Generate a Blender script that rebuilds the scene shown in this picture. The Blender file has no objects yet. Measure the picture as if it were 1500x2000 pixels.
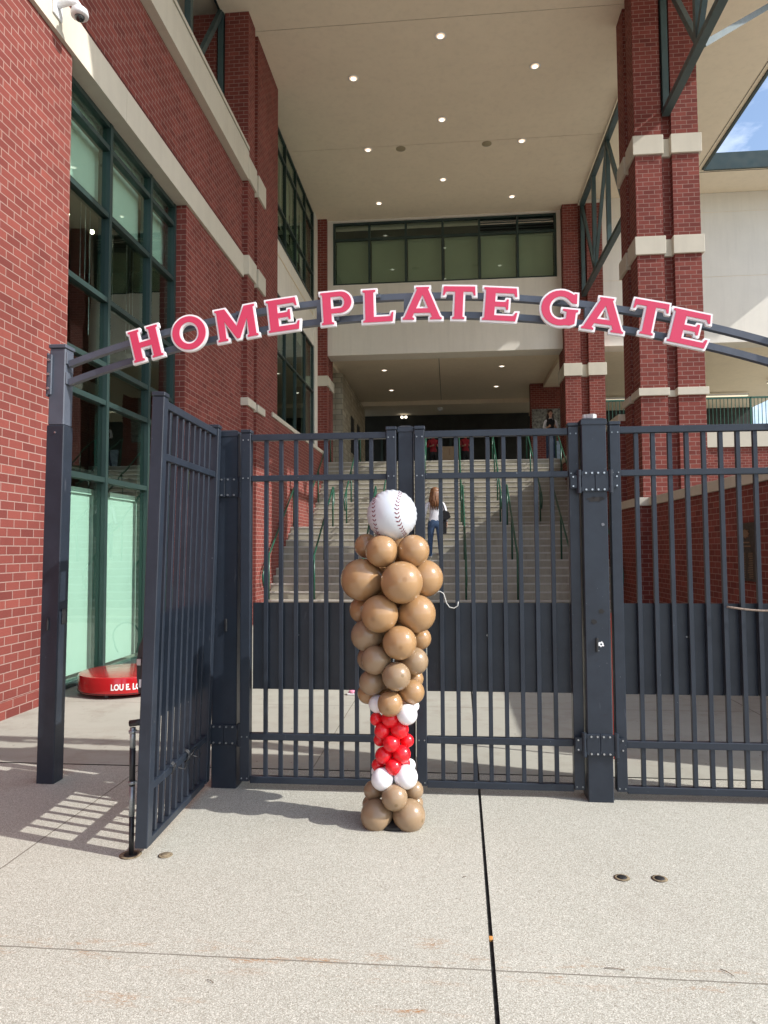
import bpy, bmesh, math, random
from mathutils import Vector, Matrix, noise
from mathutils.geometry import tessellate_polygon
random.seed(7)
PI = math.pi
SC = bpy.context.scene
COL = SC.collection

# ------------------------------------------------------------------ camera
F_PX = 1368.8
cam_d = bpy.data.cameras.new('camera'); cam = bpy.data.objects.new('camera', cam_d); COL.objects.link(cam)
cam_d.sensor_fit = 'VERTICAL'; cam_d.sensor_height = 36.0; cam_d.lens = F_PX / 2000 * 36
cam_d.clip_end = 5000; cam_d.clip_start = 0.05
def cam_basis(f=F_PX, vpx=877.6, hy=1072.0, roll=-0.00537):
    p = math.atan((hy - 1000) / f); a = math.atan((vpx - 750) / f * math.cos(p))
    fw = Vector((-math.sin(a) * math.cos(p), math.cos(a) * math.cos(p), math.sin(p)))
    rt = Vector((math.cos(a), math.sin(a), 0)); up = rt.cross(fw)
    c, s = math.cos(roll), math.sin(roll)
    return c * rt + s * up, -s * rt + c * up, fw
RT, UP, FW = cam_basis()
EYE = Vector((0, 0, 1.5))
cam.matrix_world = Matrix(((RT.x, UP.x, -FW.x, EYE.x), (RT.y, UP.y, -FW.y, EYE.y), (RT.z, UP.z, -FW.z, EYE.z), (0, 0, 0, 1)))
SC.camera = cam
def at(px, py, **k):
    """world point seen at a photo pixel on a given axis plane (used to survey the place)"""
    d = FW + RT * (px - 750) / F_PX - UP * (py - 1000) / F_PX
    i = 'xyz'.index(list(k)[0]); t = (list(k.values())[0] - EYE[i]) / d[i]
    return EYE + d * t

# ------------------------------------------------------------------ world and sun
SUN = Vector((1.26, -0.33, 1.0)).normalized()
EL = math.asin(SUN.z); AZ = math.atan2(SUN.x, SUN.y)
w = bpy.data.worlds.new('World'); SC.world = w; w.use_nodes = True
nt = w.node_tree; nt.nodes.clear()
o_ = nt.nodes.new('ShaderNodeOutputWorld'); bg = nt.nodes.new('ShaderNodeBackground'); sky = nt.nodes.new('ShaderNodeTexSky')
sky.sky_type = 'NISHITA'; sky.sun_disc = False; sky.sun_elevation = EL; sky.sun_rotation = AZ
sky.air_density = 1.0; sky.dust_density = 1.5
tc = nt.nodes.new('ShaderNodeTexCoord'); mp = nt.nodes.new('ShaderNodeMapping'); mp.inputs['Scale'].default_value = (2.2, 1.2, 5.0)
mp.inputs['Rotation'].default_value = (0.2, 0.3, 0.5)
nz = nt.nodes.new('ShaderNodeTexNoise'); nz.inputs['Scale'].default_value = 1.6; nz.inputs['Detail'].default_value = 9; nz.inputs['Roughness'].default_value = 0.62
rp = nt.nodes.new('ShaderNodeValToRGB'); rp.color_ramp.elements[0].position = 0.44; rp.color_ramp.elements[1].position = 0.78
mx = nt.nodes.new('ShaderNodeMixRGB'); mx.inputs['Color2'].default_value = (8.2, 8.6, 9.3, 1)
nt.links.new(tc.outputs['Generated'], mp.inputs['Vector']); nt.links.new(mp.outputs[0], nz.inputs['Vector'])
nt.links.new(nz.outputs['Fac'], rp.inputs[0]); nt.links.new(rp.outputs[0], mx.inputs[0]); nt.links.new(sky.outputs[0], mx.inputs[1])
nt.links.new(mx.outputs[0], bg.inputs[0]); bg.inputs[1].default_value = 0.15
nt.links.new(bg.outputs[0], o_.inputs[0])
sl = bpy.data.lights.new('sun', 'SUN'); sun = bpy.data.objects.new('sun', sl); COL.objects.link(sun)
sl.energy = 3.2; sl.angle = math.radians(0.55); sl.color = (1.0, 0.965, 0.91)
sun.rotation_euler = SUN.to_track_quat('Z', 'Y').to_euler()
SC.view_settings.view_transform = 'Standard'; SC.view_settings.look = 'None'; SC.view_settings.gamma = 1
SC.view_settings.exposure = 0.74
SC.render.engine = 'CYCLES'
SC.cycles.max_bounces = 8; SC.cycles.diffuse_bounces = 5; SC.cycles.glossy_bounces = 4; SC.cycles.transparent_max_bounces = 12
SC.cycles.caustics_reflective = False; SC.cycles.caustics_refractive = False

# ------------------------------------------------------------------ materials
class N:
    def __init__(s, m): s.t = m.node_tree; s.n = s.t.nodes; s.b = s.n['Principled BSDF']
    def new(s, t, **k):
        n = s.n.new(t)
        for a, v in k.items():
            if isinstance(a, str) and hasattr(n, a): setattr(n, a, v)
            else: n.inputs[a].default_value = v
        return n
    def l(s, a, b): s.t.links.new(a, b)
    def math(s, op, a, b=None, c=None, clamp=False):
        n = s.n.new('ShaderNodeMath'); n.operation = op; n.use_clamp = clamp
        for i, v in enumerate((a, b, c)):
            if v is None: continue
            if isinstance(v, (int, float)): n.inputs[i].default_value = v
            else: s.l(v, n.inputs[i])
        return n.outputs[0]
    def mix(s, f, a, b, mode='MIX'):
        n = s.n.new('ShaderNodeMixRGB'); n.blend_type = mode
        for i, v in enumerate((f, a, b)):
            if isinstance(v, (int, float)): n.inputs[i].default_value = v
            elif isinstance(v, tuple): n.inputs[i].default_value = (*v, 1) if len(v) == 3 else v
            else: s.l(v, n.inputs[i])
        return n.outputs[0]
    def noise(s, vec, scale, detail=4, rough=0.55):
        n = s.n.new('ShaderNodeTexNoise'); n.inputs['Scale'].default_value = scale; n.inputs['Detail'].default_value = detail; n.inputs['Roughness'].default_value = rough
        if vec is not None: s.l(vec, n.inputs['Vector'])
        return n.outputs['Fac']
    def ramp(s, f, a, b):
        n = s.n.new('ShaderNodeMapRange'); n.inputs[1].default_value = a; n.inputs[2].default_value = b; s.l(f, n.inputs[0]); return n.outputs[0]
    def scalev(s, vec, sc):
        n = s.n.new('ShaderNodeMapping'); n.inputs['Scale'].default_value = sc; s.l(vec, n.inputs[0]); return n.outputs[0]
    def bump(s, h, st, d=0.01):
        n = s.n.new('ShaderNodeBump'); n.inputs['Strength'].default_value = st; n.inputs['Distance'].default_value = d; s.l(h, n.inputs['Height']); s.l(n.outputs[0], s.b.inputs['Normal'])
def mat(name, col=(.5, .5, .5), rough=.6, metal=0, spec=.5, var=0, vscale=3, bump=0, bscale=60, coat=0):
    m = bpy.data.materials.new(name); m.use_nodes = True; n = N(m); b = n.b
    b.inputs['Base Color'].default_value = (*col, 1); b.inputs['Roughness'].default_value = rough; b.inputs['Metallic'].default_value = metal
    b.inputs['Specular IOR Level'].default_value = spec; b.inputs['Coat Weight'].default_value = coat; b.inputs['Coat Roughness'].default_value = .08
    if var or bump:
        g = n.new('ShaderNodeNewGeometry').outputs['Position']
        if var:
            f = n.noise(g, vscale, 6, .6)
            f = n.ramp(f, .3, .7)
            d = tuple(c * (1 - var) for c in col); u = tuple(min(1, c * (1 + var * .6)) for c in col)
            n.l(n.mix(f, d, u), b.inputs['Base Color'])
            r = n.ramp(n.noise(g, vscale * 2.3, 4), .3, .7)
            n.l(n.math('MULTIPLY_ADD', r, .18, rough - .09, clamp=True), b.inputs['Roughness'])
        if bump: n.bump(n.noise(g, bscale, 3), bump, .004)
    return m
def emis(name, col, st):
    m = bpy.data.materials.new(name); m.use_nodes = True; b = m.node_tree.nodes['Principled BSDF']
    b.inputs['Base Color'].default_value = (*col, 1); b.inputs['Emission Color'].default_value = (*col, 1); b.inputs['Emission Strength'].default_value = st
    return m
def brick_mat(name, c1, c2, mortar, bw=.203, rh=.0813, ms=.0055):
    m = bpy.data.materials.new(name); m.use_nodes = True; n = N(m)
    uv = n.new('ShaderNodeUVMap').outputs[0]
    bt = n.new('ShaderNodeTexBrick'); n.l(uv, bt.inputs['Vector'])
    bt.inputs['Scale'].default_value = 1; bt.inputs['Mortar Size'].default_value = ms; bt.inputs['Mortar Smooth'].default_value = .25
    bt.inputs['Brick Width'].default_value = bw; bt.inputs['Row Height'].default_value = rh; bt.inputs['Bias'].default_value = 0
    bt.inputs['Color1'].default_value = (*c1, 1); bt.inputs['Color2'].default_value = (*c2, 1); bt.inputs['Mortar'].default_value = (*mortar, 1)
    f = n.noise(uv, 90, 5, .7); f2 = n.noise(uv, .9, 5, .6)
    c = n.mix(n.ramp(f, .25, .75), (.84, .84, .84), (1.12, 1.12, 1.12)); c = n.mix(1.0, bt.outputs[0], c, 'MULTIPLY')
    c = n.mix(1.0, c, n.mix(n.ramp(f2, .3, .7), (.88, .87, .86), (1.08, 1.08, 1.08)), 'MULTIPLY')
    sx = n.new('ShaderNodeSeparateXYZ'); n.l(uv, sx.inputs[0])
    row = n.math('FLOOR', n.math('DIVIDE', sx.outputs[1], rh)); par = n.math('SUBTRACT', 1, n.math('FLOORED_MODULO', row, 2))
    col_ = n.math('FLOOR', n.math('DIVIDE', n.math('ADD', sx.outputs[0], n.math('MULTIPLY', par, bw * .5)), bw))
    cb = n.new('ShaderNodeCombineXYZ'); n.l(col_, cb.inputs[0]); n.l(row, cb.inputs[1]); wn = n.new('ShaderNodeTexWhiteNoise'); wn.noise_dimensions = '3D'; n.l(cb.outputs[0], wn.inputs['Vector'])
    pb = n.mix(wn.outputs['Value'], (.87, .85, .86), (1.11, 1.10, 1.08)); pb = n.mix(bt.outputs['Fac'], pb, (1, 1, 1)); c = n.mix(1.0, c, pb, 'MULTIPLY')
    stk = n.ramp(n.noise(n.scalev(uv, (3.5, .35, 1)), 1, 5, .6), .52, .75); c = n.mix(n.math('MULTIPLY', stk, .22), c, tuple(x * .45 for x in c2))
    n.l(c, n.b.inputs['Base Color']); n.b.inputs['Roughness'].default_value = .88; n.b.inputs['Specular IOR Level'].default_value = .25
    h = n.math('ADD', n.math('MULTIPLY', bt.outputs['Fac'], -1), n.math('MULTIPLY', f, .25))
    n.bump(h, .6, .006)
    return m
BRICK = brick_mat('red brick', (.225, .060, .048), (.170, .043, .036), (.33, .215, .185))
STONEW = brick_mat('pale rubble stone', (.46, .42, .33), (.34, .31, .24), (.25, .23, .19), .42, .19, .012)
def stone_mat(name, col, var=.08):
    m = bpy.data.materials.new(name); m.use_nodes = True; n = N(m); g = n.new('ShaderNodeNewGeometry').outputs['Position']
    f = n.ramp(n.noise(g, 1.3, 7, .65), .3, .7); f2 = n.noise(g, 70, 4, .7)
    st = n.ramp(n.noise(n.scalev(g, (6, 6, .5)), 1.0, 5, .6), .48, .72)
    c = n.mix(f, tuple(x * (1 - var) for x in col), tuple(x * (1 + var * .4) for x in col))
    c = n.mix(n.math('MULTIPLY', st, .16), c, tuple(x * .62 for x in col))
    c = n.mix(n.math('MULTIPLY', n.ramp(f2, .35, .7), .12), c, tuple(x * .7 for x in col))
    n.l(c, n.b.inputs['Base Color']); n.b.inputs['Roughness'].default_value = .85; n.b.inputs['Specular IOR Level'].default_value = .25
    n.bump(f2, .25, .002)
    return m
LIME = stone_mat('cast limestone', (.60, .56, .47)); STUCCO = stone_mat('cream stucco', (.80, .765, .69), .05); SOFFIT = stone_mat('tan soffit plaster', (.87, .765, .605), .04)
GREENF = mat('dark green aluminium', (.022, .045, .042), .38, .0, .5, var=.15, vscale=2)
GREENR = mat('green painted rail', (.015, .085, .052), .35, 0, .5, var=.2, vscale=4)
TRUSS = mat('slate green steel', (.05, .085, .09), .42, 0, .5, var=.18, vscale=3)
def fence_mat():
    m = bpy.data.materials.new('charcoal blue fence paint'); m.use_nodes = True; n = N(m); g = n.new('ShaderNodeNewGeometry').outputs['Position']
    f = n.ramp(n.noise(g, 5, 6, .65), .3, .72); c = n.mix(f, (.014, .020, .031), (.025, .034, .050))
    sc_ = n.ramp(n.noise(n.scalev(g, (40, 40, 6)), 1, 3, .5), .70, .76); c = n.mix(n.math('MULTIPLY', sc_, .35), c, (.11, .12, .14))
    d = n.ramp(n.noise(g, 14, 5, .7), .62, .72); c = n.mix(n.math('MULTIPLY', d, .45), c, (.018, .020, .026))
    chip = n.ramp(n.noise(g, 75, 2, .5), .775, .79); c = n.mix(n.math('MULTIPLY', chip, .6), c, (.32, .34, .36))
    n.l(c, n.b.inputs['Base Color']); n.l(n.math('MULTIPLY_ADD', f, -.14, .46), n.b.inputs['Roughness']); n.b.inputs['Specular IOR Level'].default_value = .45
    n.bump(n.noise(g, 200, 2), .06, .002)
    return m
FENCE = fence_mat()
ARCHM = mat('slate grey arch paint', (.075, .088, .115), .42, 0, .5, var=.18, vscale=6)
GALV = mat('galvanised pipe', (.32, .35, .37), .42, .7, .5, var=.35, vscale=25)
BLACKP = mat('worn black pipe', (.02, .021, .024), .45, 0, .5, var=.5, vscale=30)
BOLT = mat('bright bolt head', (.5, .52, .55), .3, .9)
RUST = mat('rusty bolt head', (.30, .11, .05), .7, .2)
WHITEP = mat('white plastic', (.72, .73, .75), .35)
DOME = mat('black camera dome', (.012, .013, .016), .08, 0, .8)
PINK = mat('coral pink letter face', (.64, .055, .125), .38, 0, .4, var=.04)
LWHITE = mat('white letter edge', (.88, .89, .90), .35)
BAL1 = mat('mocha balloon', (.375, .225, .108), .20, 0, .5, coat=.35)
BAL2 = mat('dark mocha balloon', (.31, .215, .13), .25, 0, .5, coat=.25)
BALR = mat('red balloon', (.80, .012, .022), .22, 0, .5, coat=.2); BALW = mat('white balloon', (.85, .85, .88), .22, 0, .5, coat=.2)
for m_ in (BAL1, BAL2, BALR, BALW):
    b_ = m_.node_tree.nodes['Principled BSDF']; b_.inputs['Subsurface Weight'].default_value = .12; b_.inputs['Subsurface Radius'].default_value = (.05, .03, .02)
    n_ = N(m_); tcx = n_.new('ShaderNodeTexCoord').outputs['Object']; sp_ = n_.new('ShaderNodeSeparateXYZ'); n_.l(tcx, sp_.inputs[0])
    cc = tuple(b_.inputs['Base Color'].default_value)[:3]
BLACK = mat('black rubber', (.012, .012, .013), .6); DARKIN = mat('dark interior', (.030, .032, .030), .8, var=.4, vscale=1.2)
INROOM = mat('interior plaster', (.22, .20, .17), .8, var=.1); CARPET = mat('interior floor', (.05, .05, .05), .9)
BLINDM = mat('mint roller blind', (.66, .72, .68), .8, var=.03, vscale=2); BLINDG = mat('grey green roller blind', (.50, .52, .43), .8, var=.06, vscale=2)
REDP = mat('red glossy pedestal paint', (.42, .008, .012), .18, 0, .5, coat=.5, var=.08, vscale=6)
WTXT = mat('white lettering vinyl', (.85, .85, .84), .5)
BRONZE = mat('dark bronze plaque', (.055, .035, .026), .4, .6, var=.2, vscale=12); BRONZE2 = mat('polished bronze relief', (.30, .17, .10), .35, .8)
CARD = mat('cardboard', (.36, .25, .15), .85, var=.08, vscale=8)
LIMEG = mat('lime green panel', (.28, .42, .07), .5); OLIVE = mat('olive trim', (.16, .13, .02), .5)
ROPEM = mat('twisted rope', (.26, .20, .16), .9, var=.5, vscale=120); CABLE = mat('grey cable', (.5, .5, .48), .5)
SKIN = mat('skin', (.52, .30, .21), .5); DENIM = mat('blue denim', (.055, .10, .19), .85, var=.35, vscale=14); WSHIRT = mat('white cotton shirt', (.72, .72, .76), .85, var=.05, vscale=10)
REDSH = mat('red shirt', (.28, .012, .02), .8); BLKCL = mat('black cloth', (.012, .012, .014), .85); HAIRB = mat('light brown hair', (.22, .10, .045), .45, var=.3, vscale=40); HAIRD = mat('dark brown hair', (.035, .018, .012), .5)
SHOE = mat('grey shoe', (.4, .4, .4), .6); PINKS = mat('pink shoe', (.75, .30, .42), .6); REDST = mat('red steel', (.6, .02, .02), .4)
MURAL = mat('grey white mural', (.22, .22, .20), .8, var=.9, vscale=9)
LAMP = emis('lit lamp', (1.0, .92, .78), 1.6); LAMPW = emis('lit tube', (1.0, .88, .66), .55); LAMPI = emis('interior spot', (1.0, .85, .6), 12.0)
def glass_mat(name, tint, refl=.10):
    m = bpy.data.materials.new(name); m.use_nodes = True; t = m.node_tree; t.nodes.clear()
    o = t.nodes.new('ShaderNodeOutputMaterial'); tr = t.nodes.new('ShaderNodeBsdfTransparent'); gl = t.nodes.new('ShaderNodeBsdfGlossy'); mx = t.nodes.new('ShaderNodeMixShader')
    fr = t.nodes.new('ShaderNodeFresnel'); fr.inputs[0].default_value = 1.5; ad = t.nodes.new('ShaderNodeMath'); ad.operation = 'ADD'; ad.inputs[1].default_value = refl; ad.use_clamp = True
    tr.inputs[0].default_value = (*tint, 1); gl.inputs['Roughness'].default_value = .015; gl.inputs['Color'].default_value = (.8, .95, .9, 1)
    g = t.nodes.new('ShaderNodeNewGeometry'); nzz = t.nodes.new('ShaderNodeTexNoise'); nzz.inputs['Scale'].default_value = .9; t.links.new(g.outputs['Position'], nzz.inputs['Vector'])
    bp = t.nodes.new('ShaderNodeBump'); bp.inputs['Strength'].default_value = .05; bp.inputs['Distance'].default_value = .05; t.links.new(nzz.outputs['Fac'], bp.inputs['Height']); t.links.new(bp.outputs[0], gl.inputs['Normal'])
    bk = t.nodes.new('ShaderNodeMath'); bk.operation = 'SUBTRACT'; bk.inputs[0].default_value = 1; t.links.new(g.outputs['Backfacing'], bk.inputs[1])
    ml = t.nodes.new('ShaderNodeMath'); ml.operation = 'MULTIPLY'; t.links.new(fr.outputs[0], ad.inputs[0]); t.links.new(ad.outputs[0], ml.inputs[0]); t.links.new(bk.outputs[0], ml.inputs[1]); t.links.new(ml.outputs[0], mx.inputs[0]); t.links.new(tr.outputs[0], mx.inputs[1]); t.links.new(gl.outputs[0], mx.inputs[2]); t.links.new(mx.outputs[0], o.inputs[0])
    return m
GLASS = glass_mat('green tinted glass', (.845, .95, .905), .11); GLASSD = glass_mat('dark green glass', (.80, .86, .80), .06)
def step_mat():
    m = bpy.data.materials.new('weathered stair concrete'); m.use_nodes = True; n = N(m); g = n.new('ShaderNodeNewGeometry').outputs['Position']
    f = n.ramp(n.noise(g, 2.2, 7, .65), .3, .7); c = n.mix(f, (.31, .285, .22), (.42, .395, .32))
    v = n.ramp(n.noise(n.scalev(g, (9, 1, .6)), 1, 5, .7), .5, .75); c = n.mix(n.math('MULTIPLY', v, .45), c, (.16, .145, .115))
    c = n.mix(n.math('MULTIPLY', n.ramp(n.noise(g, 60, 3, .7), .4, .7), .2), c, (.2, .19, .16))
    n.l(c, n.b.inputs['Base Color']); n.b.inputs['Roughness'].default_value = .9; n.bump(n.noise(g, 90, 3), .2, .003)
    return m
STEP = step_mat(); NOSE = mat('pale stair nosing', (.50, .48, .43), .85, var=.12, vscale=5)
def ground_mat(name, aggregate=True):
    m = bpy.data.materials.new(name); m.use_nodes = True; n = N(m); g = n.new('ShaderNodeNewGeometry').outputs['Position']
    sp = n.new('ShaderNodeSeparateXYZ'); n.l(g, sp.inputs[0]); X, Y = sp.outputs[0], sp.outputs[1]
    big = n.ramp(n.noise(g, .55, 5, .55), .3, .7)
    if aggregate:
        c = n.mix(big, (.35, .345, .295), (.435, .43, .375))
        sp1 = n.noise(g, 230, 3, .75); sp2 = n.noise(g, 60, 2, .6)
        c = n.mix(n.math('MULTIPLY', n.ramp(sp1, .50, .62), .55), c, (.20, .19, .15)); c = n.mix(n.math('MULTIPLY', n.ramp(sp1, .48, .36), .5), c, (.80, .79, .72))
        c = n.mix(n.math('MULTIPLY', n.ramp(sp2, .6, .72), .28), c, (.22, .2, .17))
        c = n.mix(n.math('MULTIPLY', n.ramp(n.noise(n.scalev(g, (1, .35, 1)), 3, 6, .65), .5, .8), .25), c, (.33, .34, .28))
        vo = n.new('ShaderNodeTexVoronoi'); vo.inputs['Scale'].default_value = 290; n.l(g, vo.inputs['Vector']); sv_ = n.new('ShaderNodeSeparateXYZ'); n.l(vo.outputs['Color'], sv_.inputs[0])
        c = n.mix(n.math('MULTIPLY', n.ramp(sv_.outputs[0], .60, .95), .8), c, n.mix(sv_.outputs[1], (.17, .155, .125), (.34, .31, .25))); c = n.mix(n.math('MULTIPLY', n.ramp(sv_.outputs[2], .68, 1.0), .7), c, (.74, .73, .66))
        pt = n.ramp(n.noise(n.scalev(g, (1, .6, 1)), 1.7, 6, .7), .55, .72); c = n.mix(n.math('MULTIPLY', pt, .22), c, (.30, .27, .23))
        gum = n.ramp(n.noise(g, 9, 1, .4), .78, .80); c = n.mix(n.math('MULTIPLY', gum, .25), c, (.20, .18, .15))
        pit = n.ramp(n.noise(g, 42, 1, .5), .755, .79); c = n.mix(n.math('MULTIPLY', pit, .55), c, (.12, .10, .08))
        # rust stains near the cross joint and near the bottom of the walk
        def stain(y0, wd, amt, x0=None, xw=1):
            a = n.math('SUBTRACT', 1, n.math('DIVIDE', n.math('ABSOLUTE', n.math('SUBTRACT', Y, y0)), wd), clamp=True)
            if x0 is not None: a = n.math('MULTIPLY', a, n.math('SUBTRACT', 1, n.math('DIVIDE', n.math('ABSOLUTE', n.math('SUBTRACT', X, x0)), xw), clamp=True))
            return n.math('MULTIPLY', a, amt)
        st = n.math('MAXIMUM', stain(2.60, .14, 1.1), n.math('MAXIMUM', stain(2.34, .07, 1.3, -1.15, .45), n.math('MAXIMUM', stain(2.75, .07, 1.3, -.05, .3), stain(2.36, .06, 1.3, -.15, .25))))
        nn = n.ramp(n.noise(n.scalev(g, (2.2, 9, 1)), 2.2, 5, .65), .53, .66); fine = n.ramp(n.noise(n.scalev(g, (1, 3, 1)), 55, 3, .6), .42, .6)
        c = n.mix(n.math('MULTIPLY', n.math('MULTIPLY', n.math('MULTIPLY', nn, fine), st), .9, clamp=True), c, (.33, .165, .06))
        h = n.math('ADD', n.math('MULTIPLY', sp1, .6), n.math('MULTIPLY', sp2, .4))
    else:
        c = n.mix(big, (.33, .325, .28), (.42, .42, .365)); c = n.mix(n.math('MULTIPLY', n.ramp(n.noise(g, 3.2, 6, .7), .5, .68), .4), c, (.24, .21, .17))
        c = n.mix(n.math('MULTIPLY', n.ramp(n.noise(n.scalev(g, (.6, 3, 1)), 2, 6, .7), .5, .75), .35), c, (.30, .27, .22))
        sp1 = n.noise(g, 150, 3, .75); c = n.mix(n.math('MULTIPLY', n.ramp(sp1, .5, .7), .3), c, (.24, .22, .19))
        c = n.mix(n.math('MULTIPLY', n.ramp(n.noise(g, 26, 1, .5), .74, .78), .6), c, (.10, .09, .08))
        h = sp1
    def line(C, p, wd, skew=None):
        d = n.math('SUBTRACT', C, p)
        wob = n.math('MULTIPLY_ADD', n.noise(g, 9, 2), .006, -.003)
        d = n.math('ADD', d, wob)
        return n.math('SUBTRACT', 1, n.ramp(n.math('ABSOLUTE', d), wd * .5, wd), clamp=True)
    xs = [(-2.13, .006)] if aggregate else [(-2.13, .006), (2.75, .008), (-.95, .005)]
    ys = [(2.60, .005)] if aggregate else [(6.75, .006), (9.4, .006), (12, .006)]
    mk = None
    for (p, wd) in xs:
        l_ = line(X, p, wd); mk = l_ if mk is None else n.math('MAXIMUM', mk, l_)
    for (p, wd) in ys: mk = n.math('MAXIMUM', mk, line(Y, p, wd))
    c = n.mix(n.math('MULTIPLY', mk, .75), c, (.13, .115, .09))
    n.l(c, n.b.inputs['Base Color']); n.b.inputs['Roughness'].default_value = .9; n.b.inputs['Specular IOR Level'].default_value = .25
    n.bump(n.math('SUBTRACT', h, n.math('MULTIPLY', mk, 2)), .35, .003)
    return m

# ------------------------------------------------------------------ mesh helpers
class MB:
    def __init__(s): s.v = []; s.f = []
    def add(s, vs, fs):
        o = len(s.v); s.v += [tuple(v) for v in vs]; s.f += [tuple(i + o for i in f) for f in fs]; return s
    def box(s, x0, x1, y0, y1, z0, z1):
        x0, x1 = min(x0, x1), max(x0, x1); y0, y1 = min(y0, y1), max(y0, y1); z0, z1 = min(z0, z1), max(z0, z1)
        return s.add([(x0, y0, z0), (x1, y0, z0), (x1, y1, z0), (x0, y1, z0), (x0, y0, z1), (x1, y0, z1), (x1, y1, z1), (x0, y1, z1)],
                     [(0, 3, 2, 1), (4, 5, 6, 7), (0, 1, 5, 4), (1, 2, 6, 5), (2, 3, 7, 6), (3, 0, 4, 7)])
    def bbox(s, x0, x1, y0, y1, z0, z1, b=.004):
        """box with small chamfers"""
        bm = bmesh.new(); bmesh.ops.create_cube(bm, size=1)
        for v in bm.verts: v.co = Vector(((x0 + x1) / 2 + v.co.x * (x1 - x0), (y0 + y1) / 2 + v.co.y * (y1 - y0), (z0 + z1) / 2 + v.co.z * (z1 - z0)))
        bmesh.ops.bevel(bm, geom=bm.edges[:], offset=b, segments=1, affect='EDGES', profile=.5)
        bm.verts.index_update(); s.add([v.co[:] for v in bm.verts], [[v.index for v in f.verts] for f in bm.faces]); bm.free(); return s
    def bar(s, a, b, w, h, up=(0, 0, 1)):
        """rectangular bar from a to b"""
        a = Vector(a); b = Vector(b); d = (b - a).normalized(); u = Vector(up)
        if abs(d.dot(u)) > .98: u = Vector((0, 1, 0))
        r = d.cross(u).normalized(); u = r.cross(d).normalized()
        vs = [p + r * sx * w / 2 + u * sy * h / 2 for p in (a, b) for sx, sy in ((-1, -1), (1, -1), (1, 1), (-1, 1))]
        return s.add(vs, [(0, 1, 2, 3), (7, 6, 5, 4), (0, 4, 5, 1), (1, 5, 6, 2), (2, 6, 7, 3), (3, 7, 4, 0)])
    def tube(s, pts, r, n=10, closed=False, radii=None):
        pts = [Vector(p) for p in pts]; o = len(s.v); prev = None; m = len(pts)
        for i, p in enumerate(pts):
            if closed: d = pts[(i + 1) % m] - pts[i - 1]
            else: d = pts[min(i + 1, m - 1)] - pts[max(i - 1, 0)]
            d.normalize()
            if prev is None:
                u = Vector((0, 0, 1)) if abs(d.z) < .9 else Vector((1, 0, 0)); u = (u - d * u.dot(d)).normalized()
            else: u = (prev - d * prev.dot(d)).normalized()
            prev = u; q = d.cross(u); rr = radii[i] if radii else r
            for k in range(n):
                a = 2 * PI * k / n; s.v.append(tuple(p + (u * math.cos(a) + q * math.sin(a)) * rr))
        for i in range(m if closed else m - 1):
            j = (i + 1) % m
            for k in range(n):
                l = (k + 1) % n; s.f.append((o + i * n + k, o + i * n + l, o + j * n + l, o + j * n + k))
        if not closed:
            s.f.append(tuple(o + k for k in range(n))[::-1]); s.f.append(tuple(o + (m - 1) * n + k for k in range(n)))
        return s
    def cyl(s, c, r, h, n=24, axis='z'):
        c = Vector(c); d = {'x': Vector((1, 0, 0)), 'y': Vector((0, 1, 0)), 'z': Vector((0, 0, 1))}[axis]
        return s.tube([c, c + d * h], r, n)
    def lathe(s, c, prof, n=28):
        o = len(s.v)
        for r, z in prof:
            for k in range(n):
                a = 2 * PI * k / n; s.v.append((c[0] + r * math.cos(a), c[1] + r * math.sin(a), c[2] + z))
        for i in range(len(prof) - 1):
            for k in range(n):
                l = (k + 1) % n; s.f.append((o + i * n + k, o + i * n + l, o + (i + 1) * n + l, o + (i + 1) * n + k))
        s.f.append(tuple(o + k for k in range(n))[::-1]); s.f.append(tuple(o + (len(prof) - 1) * n + k for k in range(n)))
        return s
    def ball(s, c, r, seg=32, rings=20, axis=None, tear=.0, squash=1.0):
        """sphere, optionally drawn out towards a direction (tear) like a tied balloon"""
        c = Vector(c); ax = Vector(axis).normalized() if axis else Vector((0, 0, 1))
        q = ax.to_track_quat('Z', 'Y'); o = len(s.v)
        for i in range(rings + 1):
            th = PI * i / rings; z = math.cos(th); rr = math.sin(th)
            if tear:
                t = max(0, z); k = t ** 3; rr2 = rr * (1 - .10 * k); z2 = z * (1 + tear * k)
            else: rr2, z2 = rr, z
            for j in range(seg):
                a = 2 * PI * j / seg; s.v.append(tuple(c + q @ Vector((rr2 * math.cos(a) * r, rr2 * math.sin(a) * r, z2 * r * squash))))
        for i in range(rings):
            for j in range(seg):
                l = (j + 1) % seg; s.f.append((o + i * seg + j, o + (i + 1) * seg + j, o + (i + 1) * seg + l, o + i * seg + l))
        return s
    def build(s, name, m, parent=None, smooth=False, label=None, xf=None):
        me = bpy.data.meshes.new(name); me.from_pydata(s.v, [], s.f); me.validate()
        org = Vector((0, 0, 0))
        p = parent
        while p is not None: org = org + p.location; p = p.parent
        bm = bmesh.new(); bm.from_mesh(me)
        bmesh.ops.remove_doubles(bm, verts=bm.verts, dist=1e-6) if smooth else None
        bmesh.ops.recalc_face_normals(bm, faces=bm.faces)
        uvl = bm.loops.layers.uv.new('UVMap')
        for f in bm.faces:
            nn = f.normal; ax = max(range(3), key=lambda i: abs(nn[i]))
            for l in f.loops:
                c = l.vert.co; l[uvl].uv = (c.y, c.z) if ax == 0 else ((c.x, c.z) if ax == 1 else (c.x, c.y))
            f.smooth = smooth
        for v in bm.verts: v.co -= org
        bm.to_mesh(me); bm.free()
        for mm in (m if isinstance(m, (list, tuple)) else [m]): me.materials.append(mm)
        ob = bpy.data.objects.new(name, me); COL.objects.link(ob)
        if parent is not None: ob.parent = parent
        if label: ob['label'] = label
        return ob
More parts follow.
